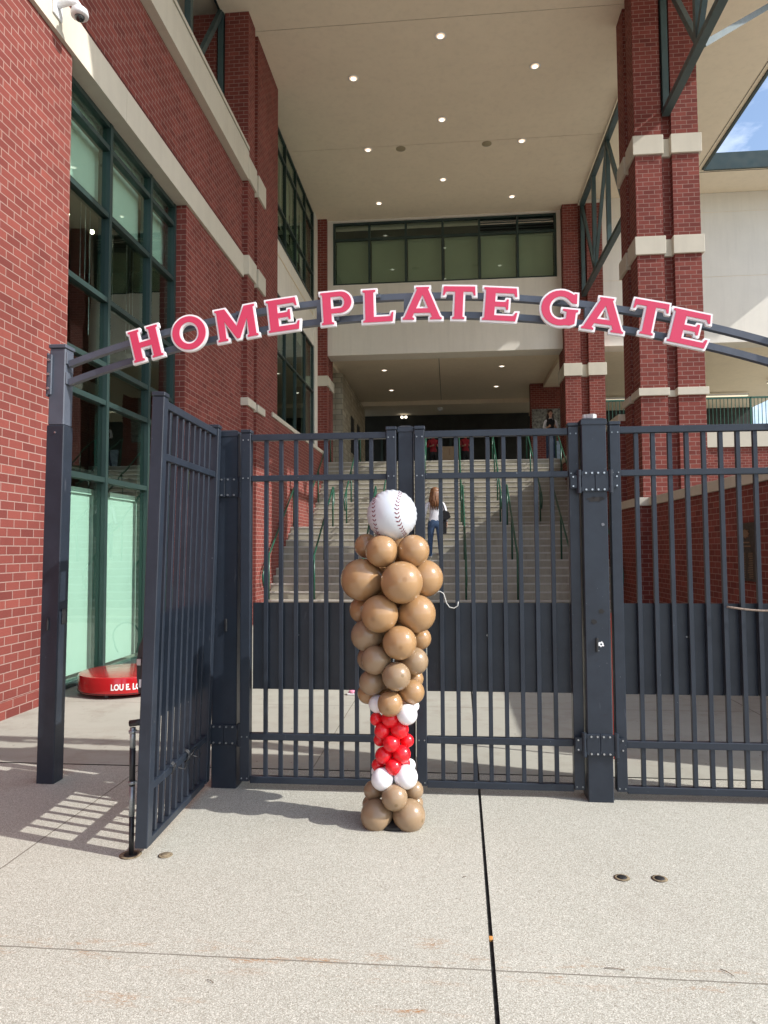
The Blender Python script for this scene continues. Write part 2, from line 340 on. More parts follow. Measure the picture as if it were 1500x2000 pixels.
def smooth_angle(ob, deg=40):
    me = ob.data; me.shade_smooth() if hasattr(me, 'shade_smooth') else None
    bm = bmesh.new(); bm.from_mesh(me)
    for f in bm.faces: f.smooth = True
    for e in bm.edges:
        if len(e.link_faces) == 2 and e.calc_face_angle(0) > math.radians(deg): e.smooth = False
    bm.to_mesh(me); bm.free(); return ob
def tag(o, label, cat, group=None):
    o['label'] = label; o['category'] = cat
    if group: o['group'] = group
    return o
def thing(name, label, cat, loc=(0, 0, 0), group=None):
    o = bpy.data.objects.new(name, None); COL.objects.link(o); o.location = loc; o.empty_display_size = .2
    return tag(o, label, cat, group)
def struct(o): o['kind'] = 'structure'; return o
def copy_tree(o, parent=None):
    c = o.copy(); COL.objects.link(c)
    if parent is not None: c.parent = parent
    for ch in list(o.children): copy_tree(ch, c)
    return c
def prism(poly, holes, T, y0, y1):
    """extruded 2D polygon with holes; T maps (u,v,depth) to world"""
    loops = [[Vector((p[0], p[1], 0)) for p in poly]] + [[Vector((p[0], p[1], 0)) for p in h] for h in holes]
    tris = tessellate_polygon(loops); flat = [p for l in loops for p in l]; n = len(flat)
    vs = [T(p.x, p.y, y0) for p in flat] + [T(p.x, p.y, y1) for p in flat]
    fs = [tuple(t) for t in tris] + [tuple(i + n for i in reversed(t)) for t in tris]
    o = 0
    for l in loops:
        k = len(l)
        for i in range(k): j = (i + 1) % k; fs.append((o + i, o + j, n + o + j, n + o + i))
        o += k
    return vs, fs
def offset(poly, d):
    """mitre offset, positive grows a counter-clockwise loop"""
    n = len(poly); out = []
    for i in range(n):
        a = Vector(poly[i - 1]); b = Vector(poly[i]); c = Vector(poly[(i + 1) % n])
        e1 = (b - a).normalized(); e2 = (c - b).normalized(); n1 = Vector((e1.y, -e1.x)); n2 = Vector((e2.y, -e2.x))
        m_ = n1 + n2
        m_ = n1 if m_.length < 1e-4 else m_ / max(.35, m_.dot(n1)) if False else m_ * (1.0 / max(.5, (1 + n1.dot(n2))))
        out.append((b.x + m_.x * d, b.y + m_.y * d))
    return out

# ------------------------------------------------------------------ ground (structure)
JX = lambda y: .1013 + .015 * y
struct(MB().add([(-60, -60, 0), (JX(-60) - .008, -60, 0), (JX(4.78) - .008, 4.78, 0), (-60, 4.78, 0)], [(0, 1, 2, 3)]).add([(JX(-60) + .008, -60, 0), (60, -60, 0), (60, 4.78, 0), (JX(4.78) + .008, 4.78, 0)], [(0, 1, 2, 3)]).build('pavement', ground_mat('exposed aggregate concrete')))
struct(MB().add([(-60, 4.80, .0), (JX(4.8) - .007, 4.80, .0), (JX(60) - .007, 60, .0), (-60, 60, .0)], [(0, 1, 2, 3)]).add([(JX(4.8) + .007, 4.80, .0), (60, 4.80, .0), (60, 60, .0), (JX(60) + .007, 60, .0)], [(0, 1, 2, 3)]).build('plaza_pavement', ground_mat('smooth broom concrete', False)))
struct(MB().add([(-400, -400, -.009), (400, -400, -.009), (400, 400, -.009), (-400, 400, -.009)], [(0, 1, 2, 3)]).build('ground', mat('joint filler and far ground', (.028, .026, .022), .95, var=.85, vscale=35, bump=.8, bscale=120)))

# ------------------------------------------------------------------ left wing of the building
XW = -3.98; XG = -4.19; CEIL = 12.2
wing = thing('brick_building_wing', 'tall red brick building on the left with pale stone bands and green framed windows', 'building', (-4.6, 5, 0))
MB().box(XW, -4.75, -9, 6.92, 0, 6.80).build('brick_wall', BRICK, wing)
MB().box(XW, -4.29, 10.2, 13.10, 0, 6.80).build('brick_wall', BRICK, wing)
MB().box(XW, -4.75, -9, 13.10, 7.23, 8.73).build('brick_wall', BRICK, wing)
MB().box(XW + .028, -4.75, -9, 6.92, 0, .16).build('brick_plinth', BRICK, wing)
MB().box(-3.87, -4.95, 14.27, 22.0, 0, 4.42).build('brick_wall', BRICK, wing)
MB().box(-3.87, -4.55, 14.272, 15.5, 4.424, CEIL).build('brick_wall', BRICK, wing)
for (y0, y1) in ((-9, -1.2), (-1.2, 3.4), (3.4, 8.1), (8.1, 13.09)):
    MB().box(-3.935, -4.76, y0 + .003, y1 - .003, 6.804, 7.226).build('stone_band', LIME, wing)
MB().box(-3.975, -4.76, -9, 13.08, 7.31, 7.318).build('expansion_joint', BLACK, wing)
for (y0, y1) in ((-9, 1.0), (1.0, 7.2), (7.2, 13.09)):
    MB().box(-3.84, -4.8, y0 + .003, y1 - .003, 8.734, 9.30).build('stone_band', LIME, wing)
MB().box(-3.86, -4.82, -9, 13.085, 9.304, 9.33).build('coping_joint', BLACK, wing)
MB().box(-3.83, -4.84, -9, 13.085, 9.332, 9.40).build('coping', LIME, wing)
MB().box(-3.84, -4.3, 15.0, 21.9, 4.424, 4.52).build('window_sill', LIME, wing)
MB().box(-4.23, -4.6, 15.5, 21.9, 7.90, 9.32).build('stucco_spandrel', STUCCO, wing)
MB().box(-4.205, -4.228, 15.5, 21.9, 8.90, 8.92).build('stucco_joint', SOFFIT, wing)
MB().box(-4.16, -4.6, 21.48, 22.0, 4.424, CEIL).build('stucco_pier', STUCCO, wing)
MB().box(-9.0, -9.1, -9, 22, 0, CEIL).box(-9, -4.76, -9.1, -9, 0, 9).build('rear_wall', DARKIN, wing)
MB().box(-4.76, -9.0, -9, 13.0, 8.5, 8.7).build('terrace_floor', INROOM, wing)
# rooms behind the glass
MB().box(-4.77, -8.9, 6.0, 13.05, 6.98, 7.1).build('room_ceiling', INROOM, wing)
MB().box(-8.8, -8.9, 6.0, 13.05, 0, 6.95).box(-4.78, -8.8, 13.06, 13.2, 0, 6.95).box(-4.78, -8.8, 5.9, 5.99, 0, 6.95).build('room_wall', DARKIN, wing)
MB().box(-4.6, -8.79, 6.0, 13.05, .005, .03).build('room_floor', CARPET, wing)
MB().box(-5.0, -8.79, 6.0, 13.05, 2.50, 2.62).build('room_floor', CARPET, wing)
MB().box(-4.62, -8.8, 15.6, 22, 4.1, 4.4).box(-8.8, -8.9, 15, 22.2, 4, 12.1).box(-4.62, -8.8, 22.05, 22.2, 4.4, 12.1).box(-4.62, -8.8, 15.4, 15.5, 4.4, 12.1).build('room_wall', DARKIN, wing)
MB().box(-4.62, -8.79, 15.6, 22, 7.95, 9.2).build('room_floor', INROOM, wing)
for (y, z, x) in ((8.3, 6.6, -5.4), (8.0, 6.3, -5.9), (9.5, 6.4, -5.5), (10.4, 6.55, -5.6), (8.9, 5.3, -5.2), (10.2, 5.25, -5.3), (8.9, 3.9, -6)):
    b_ = MB().ball((x, y, z), .035, 10, 8).build('spot_lamp', LAMPI, wing, True)
rods = MB()
for k in range(15):
    rods.tube([(-5.2 - .06 * (k % 3), 7.9 + k * .24, 4.7 + .25 * (k % 4)), (-5.2 - .06 * (k % 3), 7.9 + k * .24, 6.97)], .006, 5)
rods.build('hanging_rods', GALV, wing)

def curtain(parent, axis, pos, u0, u1, z0, z1, mull, trans, glass, fw=.06, depth=.12, inward=-1, blinds=(), blindmat=BLINDM, skip=()):
    """framed glazing in the plane axis=pos; returns the window part"""
    f = MB()
    def bx(mb, a, b, p0, p1, c, d):
        if axis == 'x': mb.box(p0, p1, a, b, c, d)
        else: mb.box(a, b, p0, p1, c, d)
    us = [u0] + list(mull) + [u1]; zs = [z0] + list(trans) + [z1]
    h = fw / 2
    for i, u in enumerate(us):
        ww = h if 0 < i < len(us) - 1 else h
        a, b = (u - h, u + h) if 0 < i < len(us) - 1 else ((u, u + fw) if i == 0 else (u - fw, u))
        bx(f, a, b, pos - depth * .4 * inward, pos + depth * .6 * inward, z0, z1)
    edges = []
    for i in range(len(us) - 1):
        a = us[i] + (fw if i == 0 else h); b = us[i + 1] - (fw if i == len(us) - 2 else h); edges.append((a, b))
        for j, z in enumerate(zs):
            c, d = (z - h, z + h) if 0 < j < len(zs) - 1 else ((z, z + fw) if j == 0 else (z - fw, z))
            bx(f, a, b, pos - depth * .34 * inward, pos + depth * .5 * inward, c, d)
    win = f.build('window', GREENF, parent)
    for i, (a, b) in enumerate(edges):
        for j in range(len(zs) - 1):
            c = zs[j] + (fw if j == 0 else h); d = zs[j + 1] - (fw if j == len(zs) - 2 else h)
            if (i, j) in skip:
                lv = MB(); nl = max(4, int((d - c) / .085))
                for q in range(nl):
                    zz = c + (q + .5) * (d - c) / nl
                    if axis == 'y': lv.add([(a, pos - .03, zz - .03), (b, pos - .03, zz - .03), (b, pos + .04, zz + .03), (a, pos + .04, zz + .03), (a, pos - .03, zz - .022), (b, pos - .03, zz - .022), (b, pos + .04, zz + .038), (a, pos + .04, zz + .038)],
                                           [(0, 3, 2, 1), (4, 5, 6, 7), (0, 1, 5, 4), (1, 2, 6, 5), (2, 3, 7, 6), (3, 0, 4, 7)])
                lv.build('louver', GREENF, win); continue
            g_ = MB(); bx(g_, a, b, pos - .006, pos + .006, c, d); g_.build('pane', glass, win)
    for (a, b, c, d) in blinds:
        q = MB(); bx(q, a, b, pos + .15 * inward, pos + .155 * inward, c, d); bx(q, a - .01, b + .01, pos + .12 * inward, pos + .18 * inward, d, d + .07); q.build('roller_blind', blindmat, win)
    return win
bl = []
for (a, b) in ((7.30, 8.19), (8.58, 9.32), (9.80, 10.50)): bl.append((a, b, 5.86, 6.72))
for (a, b) in ((7.30, 8.28), (8.57, 9.46), (9.80, 10.55)): bl.append((a, b, .08, 2.17))
curtain(wing, 'x', XG, 6.93, 10.19, .005, 6.797, (8.12, 9.30), (2.35, 3.29, 3.75, 4.56, 5.62, 6.47), GLASS, .062, .15, -1, bl)
curtain(wing, 'x', -4.24, 15.51, 21.47, 4.53, 7.895, (16.45, 17.70, 18.95, 20.22), (6.43,), GLASSD, .055, .12)
curtain(wing, 'x', -4.24, 15.51, 21.47, 9.325, 12.19, (16.45, 17.70, 18.95, 20.22), (10.17, 11.62), GLASSD, .055, .12, -1, [(16.5 + 1.26 * k, 17.6 + 1.26 * k, 10.0, 12.0) for k in range(4)], BLINDG)
# small lime green wall panel by the hidden doorway
t = thing('wall_sign', 'lime green wall panel with olive top edge on the brick wall behind the open gate', 'sign', (-3.9, 10.9, 2.3))
MB().box(-3.975, -3.80, 10.35, 12.0, 2.42, 2.80).build('panel', LIMEG, t); MB().box(-3.976, -3.78, 10.33, 12.02, 2.803, 2.87).build('trim', OLIVE, t); MB().box(-3.974, -3.82, 10.4, 11.9, 2.12, 2.30).build('light_hood', STUCCO, t)

# ------------------------------------------------------------------ columns
def column(name, label, x0, x1, y0, y1, bands, ztop=CEIL, zbot=0):
    t = thing(name, label, 'column', ((x0 + x1) / 2, (y0 + y1) / 2, zbot), 'brick columns with stone bands')
    pw = .48
    for (a, b) in ((x0, x0 + pw), (x1 - pw, x1)):
        for (c, d) in ((y0, y0 + pw), (y1 - pw, y1)):
            MB().box(a, b, c, d, zbot, ztop).build('pier', BRICK, t)
    MB().box(x0 + .12, x1 - .12, y0 + .12, y1 - .12, zbot, ztop - .004).build('core', BRICK, t)
    for (z0, z1) in bands:
        e = .045
        for (a, b) in ((x0 - e, x0 + pw + e * .6), (x1 - pw - e * .6, x1 + e)):
            for (c, d) in ((y0 - e, y0 + pw + e * .6), (y1 - pw - e * .6, y1 + e)):
                MB().bbox(a, b, c, d, z0, z1, .006).build('stone_band', LIME, t)
        MB().box(x0 + .07, x1 - .07, y0 + .07, y1 - .07, z0 - .006, z1 - .03).build('band_core', LIME, t)
    return t
column('brick_column', 'near right red brick column beside the stairs with four pale stone bands', 3.52, 4.67, 13.10, 14.26, [(4.27, 4.41), (6.90, 7.24), (8.80, 9.16)], CEIL, 0)
column('brick_column', 'brick column rising out of the left building wing in front of its tall windows', -5.00, -3.87, 13.10, 14.268, [(4.28, 4.43), (6.85, 7.23), (8.75, 9.20)])
column('brick_column', 'far right brick column at the top of the stairs under the cream wall', 3.60, 4.80, 21.75, 22.85, [(6.78, 7.17)], CEIL, 2.0)
column('brick_column', 'far left brick column at the top of the stairs beside the cream pier', -4.95, -3.86, 21.95, 23.1, [(6.72, 7.05)], CEIL, 4.0)

# ------------------------------------------------------------------ canopy roof
roof = thing('canopy_roof', 'high canopy roof with tan soffit over the stairs and entrance', 'roof', (0, 14, CEIL))
YF = 5.6
seams = [YF, 9.3, 13.66, 18.05, 22.1]
for a, b in zip(seams[:-1], seams[1:]):
    MB().box(-4.42, 4.08, a + .009, b - .009 if b < 22 else 22.6, CEIL, CEIL + .25).build('soffit_panel', SOFFIT, roof)
MB().box(-4.425, 4.085, YF, 22.1, CEIL + .012, CEIL + .4).build('soffit_backing', BLACK, roof)
MB().box(4.10, 7.42, YF, 20.7, 12.5, 12.7).build('soffit_panel', SOFFIT, roof)
MB().box(4.10, 14.0, 20.705, 22.09, 12.5, 12.7).build('soffit_panel', SOFFIT, roof)
MB().box(4.09, 4.099, YF, 22.1, 12.21, 12.6).build('soffit_step', SOFFIT, roof)
MB().box(-9.5, -4.43, YF, 22.1, 12.45, 12.6).build('soffit_panel', SOFFIT, roof)
MB().box(-9.5, 7.40, YF + .02, 20.88, 12.72, 13.1).box(-9.5, 14, 20.9, 36, 12.72, 13.1).build('roof_deck', DARKIN, roof)
MB().box(-4.43, 4.11, 22.605, 22.9, 12.195, 12.72).box(4.115, 14, 22.095, 22.9, 12.505, 12.72).box(13.95, 14, 20.9, 22.9, 12.7, 12.72).build('roof_edge', SOFFIT, roof)
MB().box(7.425, 7.50, YF, 20.62, 12.46, 12.95).box(7.5, 14, 20.62, 20.70, 12.46, 12.95).build('fascia', GREENF, roof)
MB().box(7.30, 7.31, YF, 20.7, 12.488, 12.498).box(7.2, 14, 20.81, 20.82, 12.488, 12.498).build('soffit_reveal', BLACK, roof)
MB().box(-9.5, 7.5, YF - .1, YF - .005, 12.2, 13.2).build('fascia', GREENF, roof)
# recessed lamps in the canopy
def downlight(x, y, z, label, group, lit=True, r=.10):
    t = thing('downlight', label, 'light', (x, y, z), group)
    MB().lathe((x, y, z), [(r * 1.16, -.002), (r * 1.22, -.010), (r * 1.0, -.012), (r * .96, -.004)], 28).build('trim', WHITEP, t, True)
    MB().lathe((x, y, z), [(r * .95, -.0105), (r * .93, -.007), (r * .62, -.0065)], 24).build('reflector', CONE if lit else SOFFIT, t, True)
    if lit: MB().lathe((x, y + r * .12, z), [(r * .60, -.0135), (r * .60, -.0112), (r * .1, -.0112)], 20).build('lamp', LAMP, t, True)
    return t
CONE = emis('warm self-glowing reflector', (.80, .60, .42), .45)  # lamp light on the reflector is put in as its own warm glow
G1 = 'round lamps in the canopy soffit'
rowname = {0: 'nearest', 1: 'middle', 2: 'farthest'}
for i, y in enumerate((14.15, 17.02, 19.88)): downlight(-.08, y, CEIL, f'{rowname[i]} lamp of the central row in the high canopy soffit', G1)
for i, y in enumerate((15.28, 18.15, 21.08)):
    downlight(-2.07, y, CEIL, f'{rowname[i]} lamp of the left row in the high canopy soffit', G1); downlight(2.0, y, CEIL, f'{rowname[i]} lamp of the right row in the high canopy soffit', G1)
SPK = mat('olive tan speaker grille', (.36, .31, .20), .8)
for x, nm in ((-1.19, 'left'), (1.09, 'right')):
    o = MB().lathe((x, 18.2, CEIL - .014), [(.12, 0), (.13, .006), (.13, .013)], 28).build('ceiling_speaker', SPK, None, True); tag(o, f'flat round tan cover in the canopy soffit, {nm} one of two', 'speaker', 'round covers in the canopy soffit')

# ------------------------------------------------------------------ steel trusses
def truss(label, x, y0, y1, zb, zt, n, first_top=True):
    t = thing('roof_truss', label, 'truss', (x, (y0 + y1) / 2, zb), 'green steel roof trusses')
    MB().bar((x, y0, zt - .06), (x, y1, zt - .06), .14, .12).build('top_chord', TRUSS, t)
    MB().bar((x, y0, zb), (x, y1, zb), .14, .12).build('bottom_chord', TRUSS, t)
    st = (y1 - y0) / n
    for i in range(n + 1):
        y = y0 + st * i
        MB().bar((x, y, zb + .06), (x, y, zt - .12), .11, .11).build('strut', TRUSS, t)
    for i in range(n):
        a = y0 + st * i; b = a + st
        top = (i % 2 == 0) == first_top
        MB().bar((x, a, zt - .13 if top else zb + .07), (x, b, zb + .07 if top else zt - .13), .085, .10).build('diagonal', TRUSS, t)
    return t
truss('green steel truss between the two right brick columns', 4.20, 14.72, 21.72, 9.30, CEIL + .01, 4, True)
truss('green steel truss jutting forward from the near right brick column', 4.10, 7.9, 13.12, 9.60, CEIL + .27, 3, False)
truss('green steel truss behind the parapet in the slot of the left brick column', -4.43, 7.9, 13.12, 9.60, CEIL + .2, 3, False)
t = thing('brace', 'slanting green steel brace running right from the near truss', 'brace', (4.1, 11.38, 9.5))
MB().bar((4.17, 11.40, 9.64), (6.90, 14.0, 12.47), .10, .10).build('bar', TRUSS, t)

# ------------------------------------------------------------------ far facade above the stairs
YB = 22.1
fac = thing('concourse_building', 'cream walled concourse building across the top of the stairs with a dark strip window', 'building', (0, 26, 4.3))
MB().box(-3.86, -3.69, YB, YB + .7, 7.74, CEIL).box(3.48, 4.0, YB, YB + .7, 7.74, CEIL).box(-3.688, 3.478, YB, YB + .7, 7.74, 10.05).build('stucco_wall', STUCCO, fac)
MB().box(-3.86, 4.0, YB + .01, YB + .49, 12.142, 12.196).build('stucco_wall', STUCCO, fac)
MB().box(4.0, 14.0, YB + .02, YB + .7, 7.78, 9.84).box(4.0, 14.0, YB + .02, YB + .7, 9.855, 11.88).box(4.0, 14.0, YB + .02, YB + .7, 11.895, 12.5).build('stucco_wall', STUCCO, fac)
MB().box(4.0, 14.0, YB + .03, YB + .69, 7.80, 12.5).build('joint_backing', SOFFIT, fac)
mull = (-2.50, -1.31, -.12, 1.05, 2.26)
wnd = curtain(fac, 'y', YB + .12, -3.685, 3.475, 10.055, 12.14, mull, (11.58,), GLASSD, .07, .12, 1,
              [(a + .06, b - .05, 10.12, 11.50) for a, b in zip((-3.66,) + mull, mull + (3.44,))], BLINDG, skip=((4, 1), (5, 1)))
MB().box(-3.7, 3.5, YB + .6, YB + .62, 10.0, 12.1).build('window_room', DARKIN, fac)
# lower soffit, beams, slab
MB().box(-3.90, 3.70, YB + .7, 30.2, 7.92, 8.1).build('lower_soffit', SOFFIT, fac)
MB().box(-9, -3.905, YB + .7, 34, 7.76, 8.1).box(3.705, 4.6, YB + .7, 34, 7.76, 8.1).build('soffit_border', SOFFIT, fac)
MB().box(4.605, 14, YB + .7, 34, 7.94, 8.1).build('lower_soffit', SOFFIT, fac)
MB().box(-3.90, 3.70, 30.2, 33.4, 7.74, 8.1).build('rear_beam', SOFFIT, fac)
MB().box(-.30, -.285, YB + .75, 30.1, 7.912, 7.922).build('soffit_joint', BLACK, fac)
MB().box(-9, 14, 22.26, 40, 3.9, 4.285).build('concourse_floor', STEP, fac)
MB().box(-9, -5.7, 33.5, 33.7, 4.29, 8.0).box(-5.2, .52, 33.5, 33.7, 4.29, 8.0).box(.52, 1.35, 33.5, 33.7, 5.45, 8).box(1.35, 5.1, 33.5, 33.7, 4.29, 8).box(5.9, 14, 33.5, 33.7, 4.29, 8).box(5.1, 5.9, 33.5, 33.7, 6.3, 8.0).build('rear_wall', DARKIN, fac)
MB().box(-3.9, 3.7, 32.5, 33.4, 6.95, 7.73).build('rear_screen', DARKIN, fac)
MB().box(-4.30, -3.72, 24.4, 31, 4.29, 7.755).build('stone_wall', STONEW, fac)
MB().box(-3.715, -3.70, 26.4, 27.3, 5.2, 6.6).box(-3.715, -3.70, 28.2, 29.0, 5.2, 6.6).build('stone_opening', BLACK, fac)
MB().box(-4.6, -4.31, 23.2, 24.4, 4.29, 7.755).build('dark_glass', DARKIN, fac)
MB().box(3.2, 5.0, 27.5, 27.8, 4.29, 7.93).build('brick_pier', BRICK, fac)
MB().box(3.25, 4.6, 27.44, 27.495, 5.9, 6.9).build('mural', MURAL, fac)
for x in (-1.6, .1, 2.4, -3.2):
    MB().box(x - .05, x + .05, 33.38, 33.49, 4.29, 6.9).build('door_frame', GREENF, fac)
G2 = 'round lamps in the lower soffit'
for (x, y, nm) in ((-2.27, 24.8, 'nearer left'), (-2.28, 28.0, 'farther left'), (1.9, 24.7, 'nearer right'), (1.91, 27.8, 'farther right')):
    downlight(x, y, 7.92, f'{nm} of the four lit round lamps in the soffit above the stair top', G2, True, .11)
for (x, y, nm) in ((5.05, 25.0, 'nearest'), (5.6, 27.6, 'second')): downlight(x, y, 7.94, f'{nm} unlit round fitting in the soffit between the right columns', G2, False, .09)
for (x, y, nm) in ((8.9, 25.2, 'nearer'), (9.0, 27.4, 'farther')): downlight(x, y, 7.94, f'{nm} unlit round fitting in the soffit right of the near column', G2, False, .09)
for (x0, x1, y, nm) in ((5.2, 8.0, 30.2, 'behind the near right column'), (9.2, 12.4, 30.0, 'far right of the near column'), (3.9, 4.9, 29.5, 'behind the far right column')):
    t = thing('strip_light', f'long lit strip light under the concourse soffit {nm}', 'light', (x0, y, 7.8), 'strip lights under the concourse')
    MB().box(x0, x1, y, y + .14, 7.78, 7.86).build('housing', WHITEP, t); MB().box(x0 + .02, x1 - .02, y + .01, y + .13, 7.755, 7.778).build('tube', LAMPW, t)
t = thing('strip_light', 'slanting lit strip light at the right edge of the concourse soffit', 'light', (10.4, 26, 7.8), 'strip lights under the concourse')
qx = at(1481, 757, z=7.8).x
MB().box(qx, qx + .15, 25.0, 28.0, 7.80, 7.86).build('housing', WHITEP, t); MB().box(qx + .01, qx + .14, 25.02, 27.98, 7.775, 7.798).build('tube', LAMPW, t)
t = thing('emergency_light', 'small twin emergency lamp glowing on the dark wall above the stair top', 'light', (-1.9, 32, 7.3))
p_ = at(789, 815, y=32.3)
MB().box(p_.x - .12, p_.x + .12, 32.3, 32.48, p_.z - .06, p_.z + .06).build('housing', WHITEP, t)
for s_ in (-.1, .1): MB().ball((p_.x + s_, 32.26, p_.z), .06, 12, 8).build('lamp', LAMP, t, True)
t = thing('dome_camera', 'tiny dome camera under the rear beam above the stairs', 'camera', (-.35, 31, 7.7))
MB().lathe((-.35, 30.9, 7.60), [(.03, 0), (.10, .04), (.12, .10), (.12, .138)], 20).build('dome', WHITEP, t, True)

# ------------------------------------------------------------------ staircase
R_, T_, Z1, D0, LAND = .1602, .2375, .444, 14.48, 2.275
steps = []   # (y, z) noses
ks = list(range(-2, 24))
def nose(k):   # k=1..25 visible noses
    n = (k - 1) if k < 12 else (k - 2)
    return (D0 + n * T_ + (LAND if k >= 12 else 0), Z1 + (k - 1) * R_)
stair = thing('staircase', 'wide weathered concrete staircase in two flights climbing to the concourse', 'staircase', (0, 14, 0))
def flight(k0, k1, yend, zbase):
    prof = []; y, z = nose(k0); prof.append((y, zbase))
    for k in range(k0, k1 + 1):
        y, z = nose(k); 
        if k > k0: prof.append((y, nose(k - 1)[1]))
        prof.append((y, z))
    prof.append((yend, prof[-1][1])); prof.append((yend, zbase))
    vs, fs = prism(prof, [], lambda u, v, d: Vector((d, u, v)), -3.868, 3.46)
    MB().add(vs, fs).build('flight', STEP, stair)
    nb = MB()
    for k in range(k0, k1 + 1):
        y, z = nose(k); nb.box(-3.866, 3.458, y - .012, y + .03, z - .03, z + .004)
    nb.build('nosing', NOSE, stair)
flight(-1, 11, nose(12)[0] - .002, 0)
flight(12, 25, 22.255, 1.6)
# handrails
def rail_obj(x, low, label):
    t = thing('handrail', label, 'handrail', (x, nose(6)[0] if low else nose(18)[0], nose(6)[1] if low else nose(18)[1]), 'green handrails on the stairs')
    if low: ya, yb = nose(1)[0] - .55, nose(11)[0] + .1; k0, k1 = 1, 11
    else: ya, yb = nose(12)[0] - .45, nose(25)[0] - .05; k0, k1 = 12, 25
    y0, z0 = nose(k0); sl_ = R_ / T_
    zl = lambda y: z0 + (y - y0) * sl_ + .90
    za, zb = zl(ya + .25), zl(yb)
    pts = [(x, ya + .25, za - .42)]
    for a in range(7): # lower loop
        th = -PI / 2 - a * PI / 6; pts.append((x, ya + .25 + .09 * math.cos(th), za - .33 + .09 * math.sin(th)) if False else (x, ya + .25 - .12 * math.sin(a * PI / 6), za - .42 + a * .07))
    pts += [(x, ya + .30, za + .03), (x, yb - .02, zb), (x, yb + .05, zb - .01), (x, yb + .10, zb - .10), (x, yb + .10, zb - .34), (x, yb + .03, zb - .42)]
    MB().tube(pts, .021, 8).build('rail', GREENR, t, True)
    ps = [k0, (k0 + k1) // 2, k1] if low else [k0, k0 + 4, k0 + 9, k1]
    for k in ps:
        y, z = nose(k); y += .06
        MB().tube([(x, y, z), (x, y, zl(y) - .01)], .021, 8).build('post', GREENR, t, True)
xs_ = (-3.80, -2.83, -1.78, -.72, .33, 1.38, 2.45, 3.36)
nm_ = ('beside the left brick wall', 'second from the left brick wall', 'third from the left brick wall', 'behind the balloon column', 'right of the climbing woman', 'third from the right wall', 'second from the right wall', 'beside the right wall')
for x, nm in zip(xs_, nm_):
    rail_obj(x, True, f'green handrail of the lower stair flight {nm}'); rail_obj(x, False, f'green handrail of the upper stair flight {nm}')

# ------------------------------------------------------------------ right side walls, terrace and railings
XA = 3.60
t = thing('retaining_wall', 'low red brick wall with flat stone cap on the right behind the fence', 'wall', (XA, 8, 0))
MB().box(XA, XA + .42, 4.6, 12.98, 0, 2.25).build('brick_wall', BRICK, t)
for k in range(7):
    a = 4.86 + k * 1.16; b = min(a + 1.155, 12.98); MB().bbox(XA - .03, XA + .45, a, b, 2.253, 2.40, .006).build('stone_cap', LIME, t)
MB().box(3.43, 4.78, 12.985, 14.4, 0, 2.25).build('brick_base', BRICK, t)
for (a, b, c, d) in ((3.39, 3.515, 12.94, 14.44), (3.516, 4.80, 12.94, 13.095), (4.675, 4.82, 13.1, 14.44)): MB().box(a, b, c, d, 2.253, 2.40).build('stone_cap', LIME, t)
struct(MB().box(4.03, 16, 4.8, 21.98, 1.9, 2.12).build('upper_paving', STEP))
t = thing('parapet_wall', 'brick side wall of the stairs behind the near right column with a pale cap', 'wall', (3.6, 18, 0))
MB().box(3.465, 3.85, 14.41, 21.7, 0, 4.05).build('brick_wall', BRICK, t); MB().box(3.42, 3.9, 14.42, 21.7, 4.053, 4.19).build('stone_cap', LIME, t)
t = thing('terrace_wall', 'brick terrace wall with white curb right of the near column', 'wall', (8, 22, 2))
MB().box(4.81, 14, 22.0, 22.25, 1.9, 4.52).build('brick_wall', BRICK, t); MB().box(4.81, 14, 21.93, 22.26, 4.523, 4.98).build('curb', LIME, t)
def railing(label, pts, z0, z1, bal=.11):
    t = thing('railing', label, 'railing', pts[0] + (z0,), 'green picket railings')
    (xa, ya), (xb, yb) = pts; L = math.hypot(xb - xa, yb - ya); n = int(L / bal)
    f = MB(); f.bar((xa, ya, z1), (xb, yb, z1), .05, .05); f.bar((xa, ya, z0 + .1), (xb, yb, z0 + .1), .035, .035); f.build('rail', GREENR, t)
    pk = MB()
    for i in range(1, n): u = i / n; pk.bar((xa + (xb - xa) * u, ya + (yb - ya) * u, z0 + .1), (xa + (xb - xa) * u, ya + (yb - ya) * u, z1), .016, .016)
    o = pk.build('pickets', GREENR, t)
    m_ = max(1, int(L / 1.9))
    for i in range(m_ + 1): u = i / m_; MB().bar((xa + (xb - xa) * u, ya + (yb - ya) * u, z0), (xa + (xb - xa) * u, ya + (yb - ya) * u, z1), .05, .05).build('post', GREENR, t)
railing('green picket railing on the white curb right of the near column', ((4.85, 22.1), (13.5, 22.1)), 4.985, 6.05)
# bronze plaque
a = at(1426, 1024, x=XA); b = at(1453, 1133, x=XA)
pz0, pz1, py0, py1 = 1.09, 1.79, 8.60, 9.08
t = thing('plaque', 'dark bronze memorial plaque on the right brick wall behind the fence', 'plaque', (XA - .03, 8.84, 1.09))
MB().bbox(XA - .035, XA - .002, py0, py1, pz0, pz1, .006).build('plate', BRONZE, t)
e = MB()
star = []
for k in range(16):
    th = 2 * PI * k / 16; r = .07 if k % 2 else .10; star.append((8.84 + r * 1.15 * math.cos(th), 1.66 + r * .62 * math.sin(th)))
vs, fs = prism(star, [], lambda u, v, d: Vector((d, u, v)), XA - .044, XA - .034); e.add(vs, fs); e.build('emblem', BRONZE2, t)
tx = MB()
for r in range(2): tx.box(XA - .040, XA - .034, 8.74 - .03 * r, 8.94 + .03 * r, 1.545 - r * .045, 1.562 - r * .045)
for r in range(15):
    for c_ in (8.66, 8.87):
        tx.box(XA - .038, XA - .034, c_, c_ + .10 + .05 * random.random(), 1.42 - r * .021, 1.429 - r * .021)
tx.build('relief_lines', BRONZE2, t)

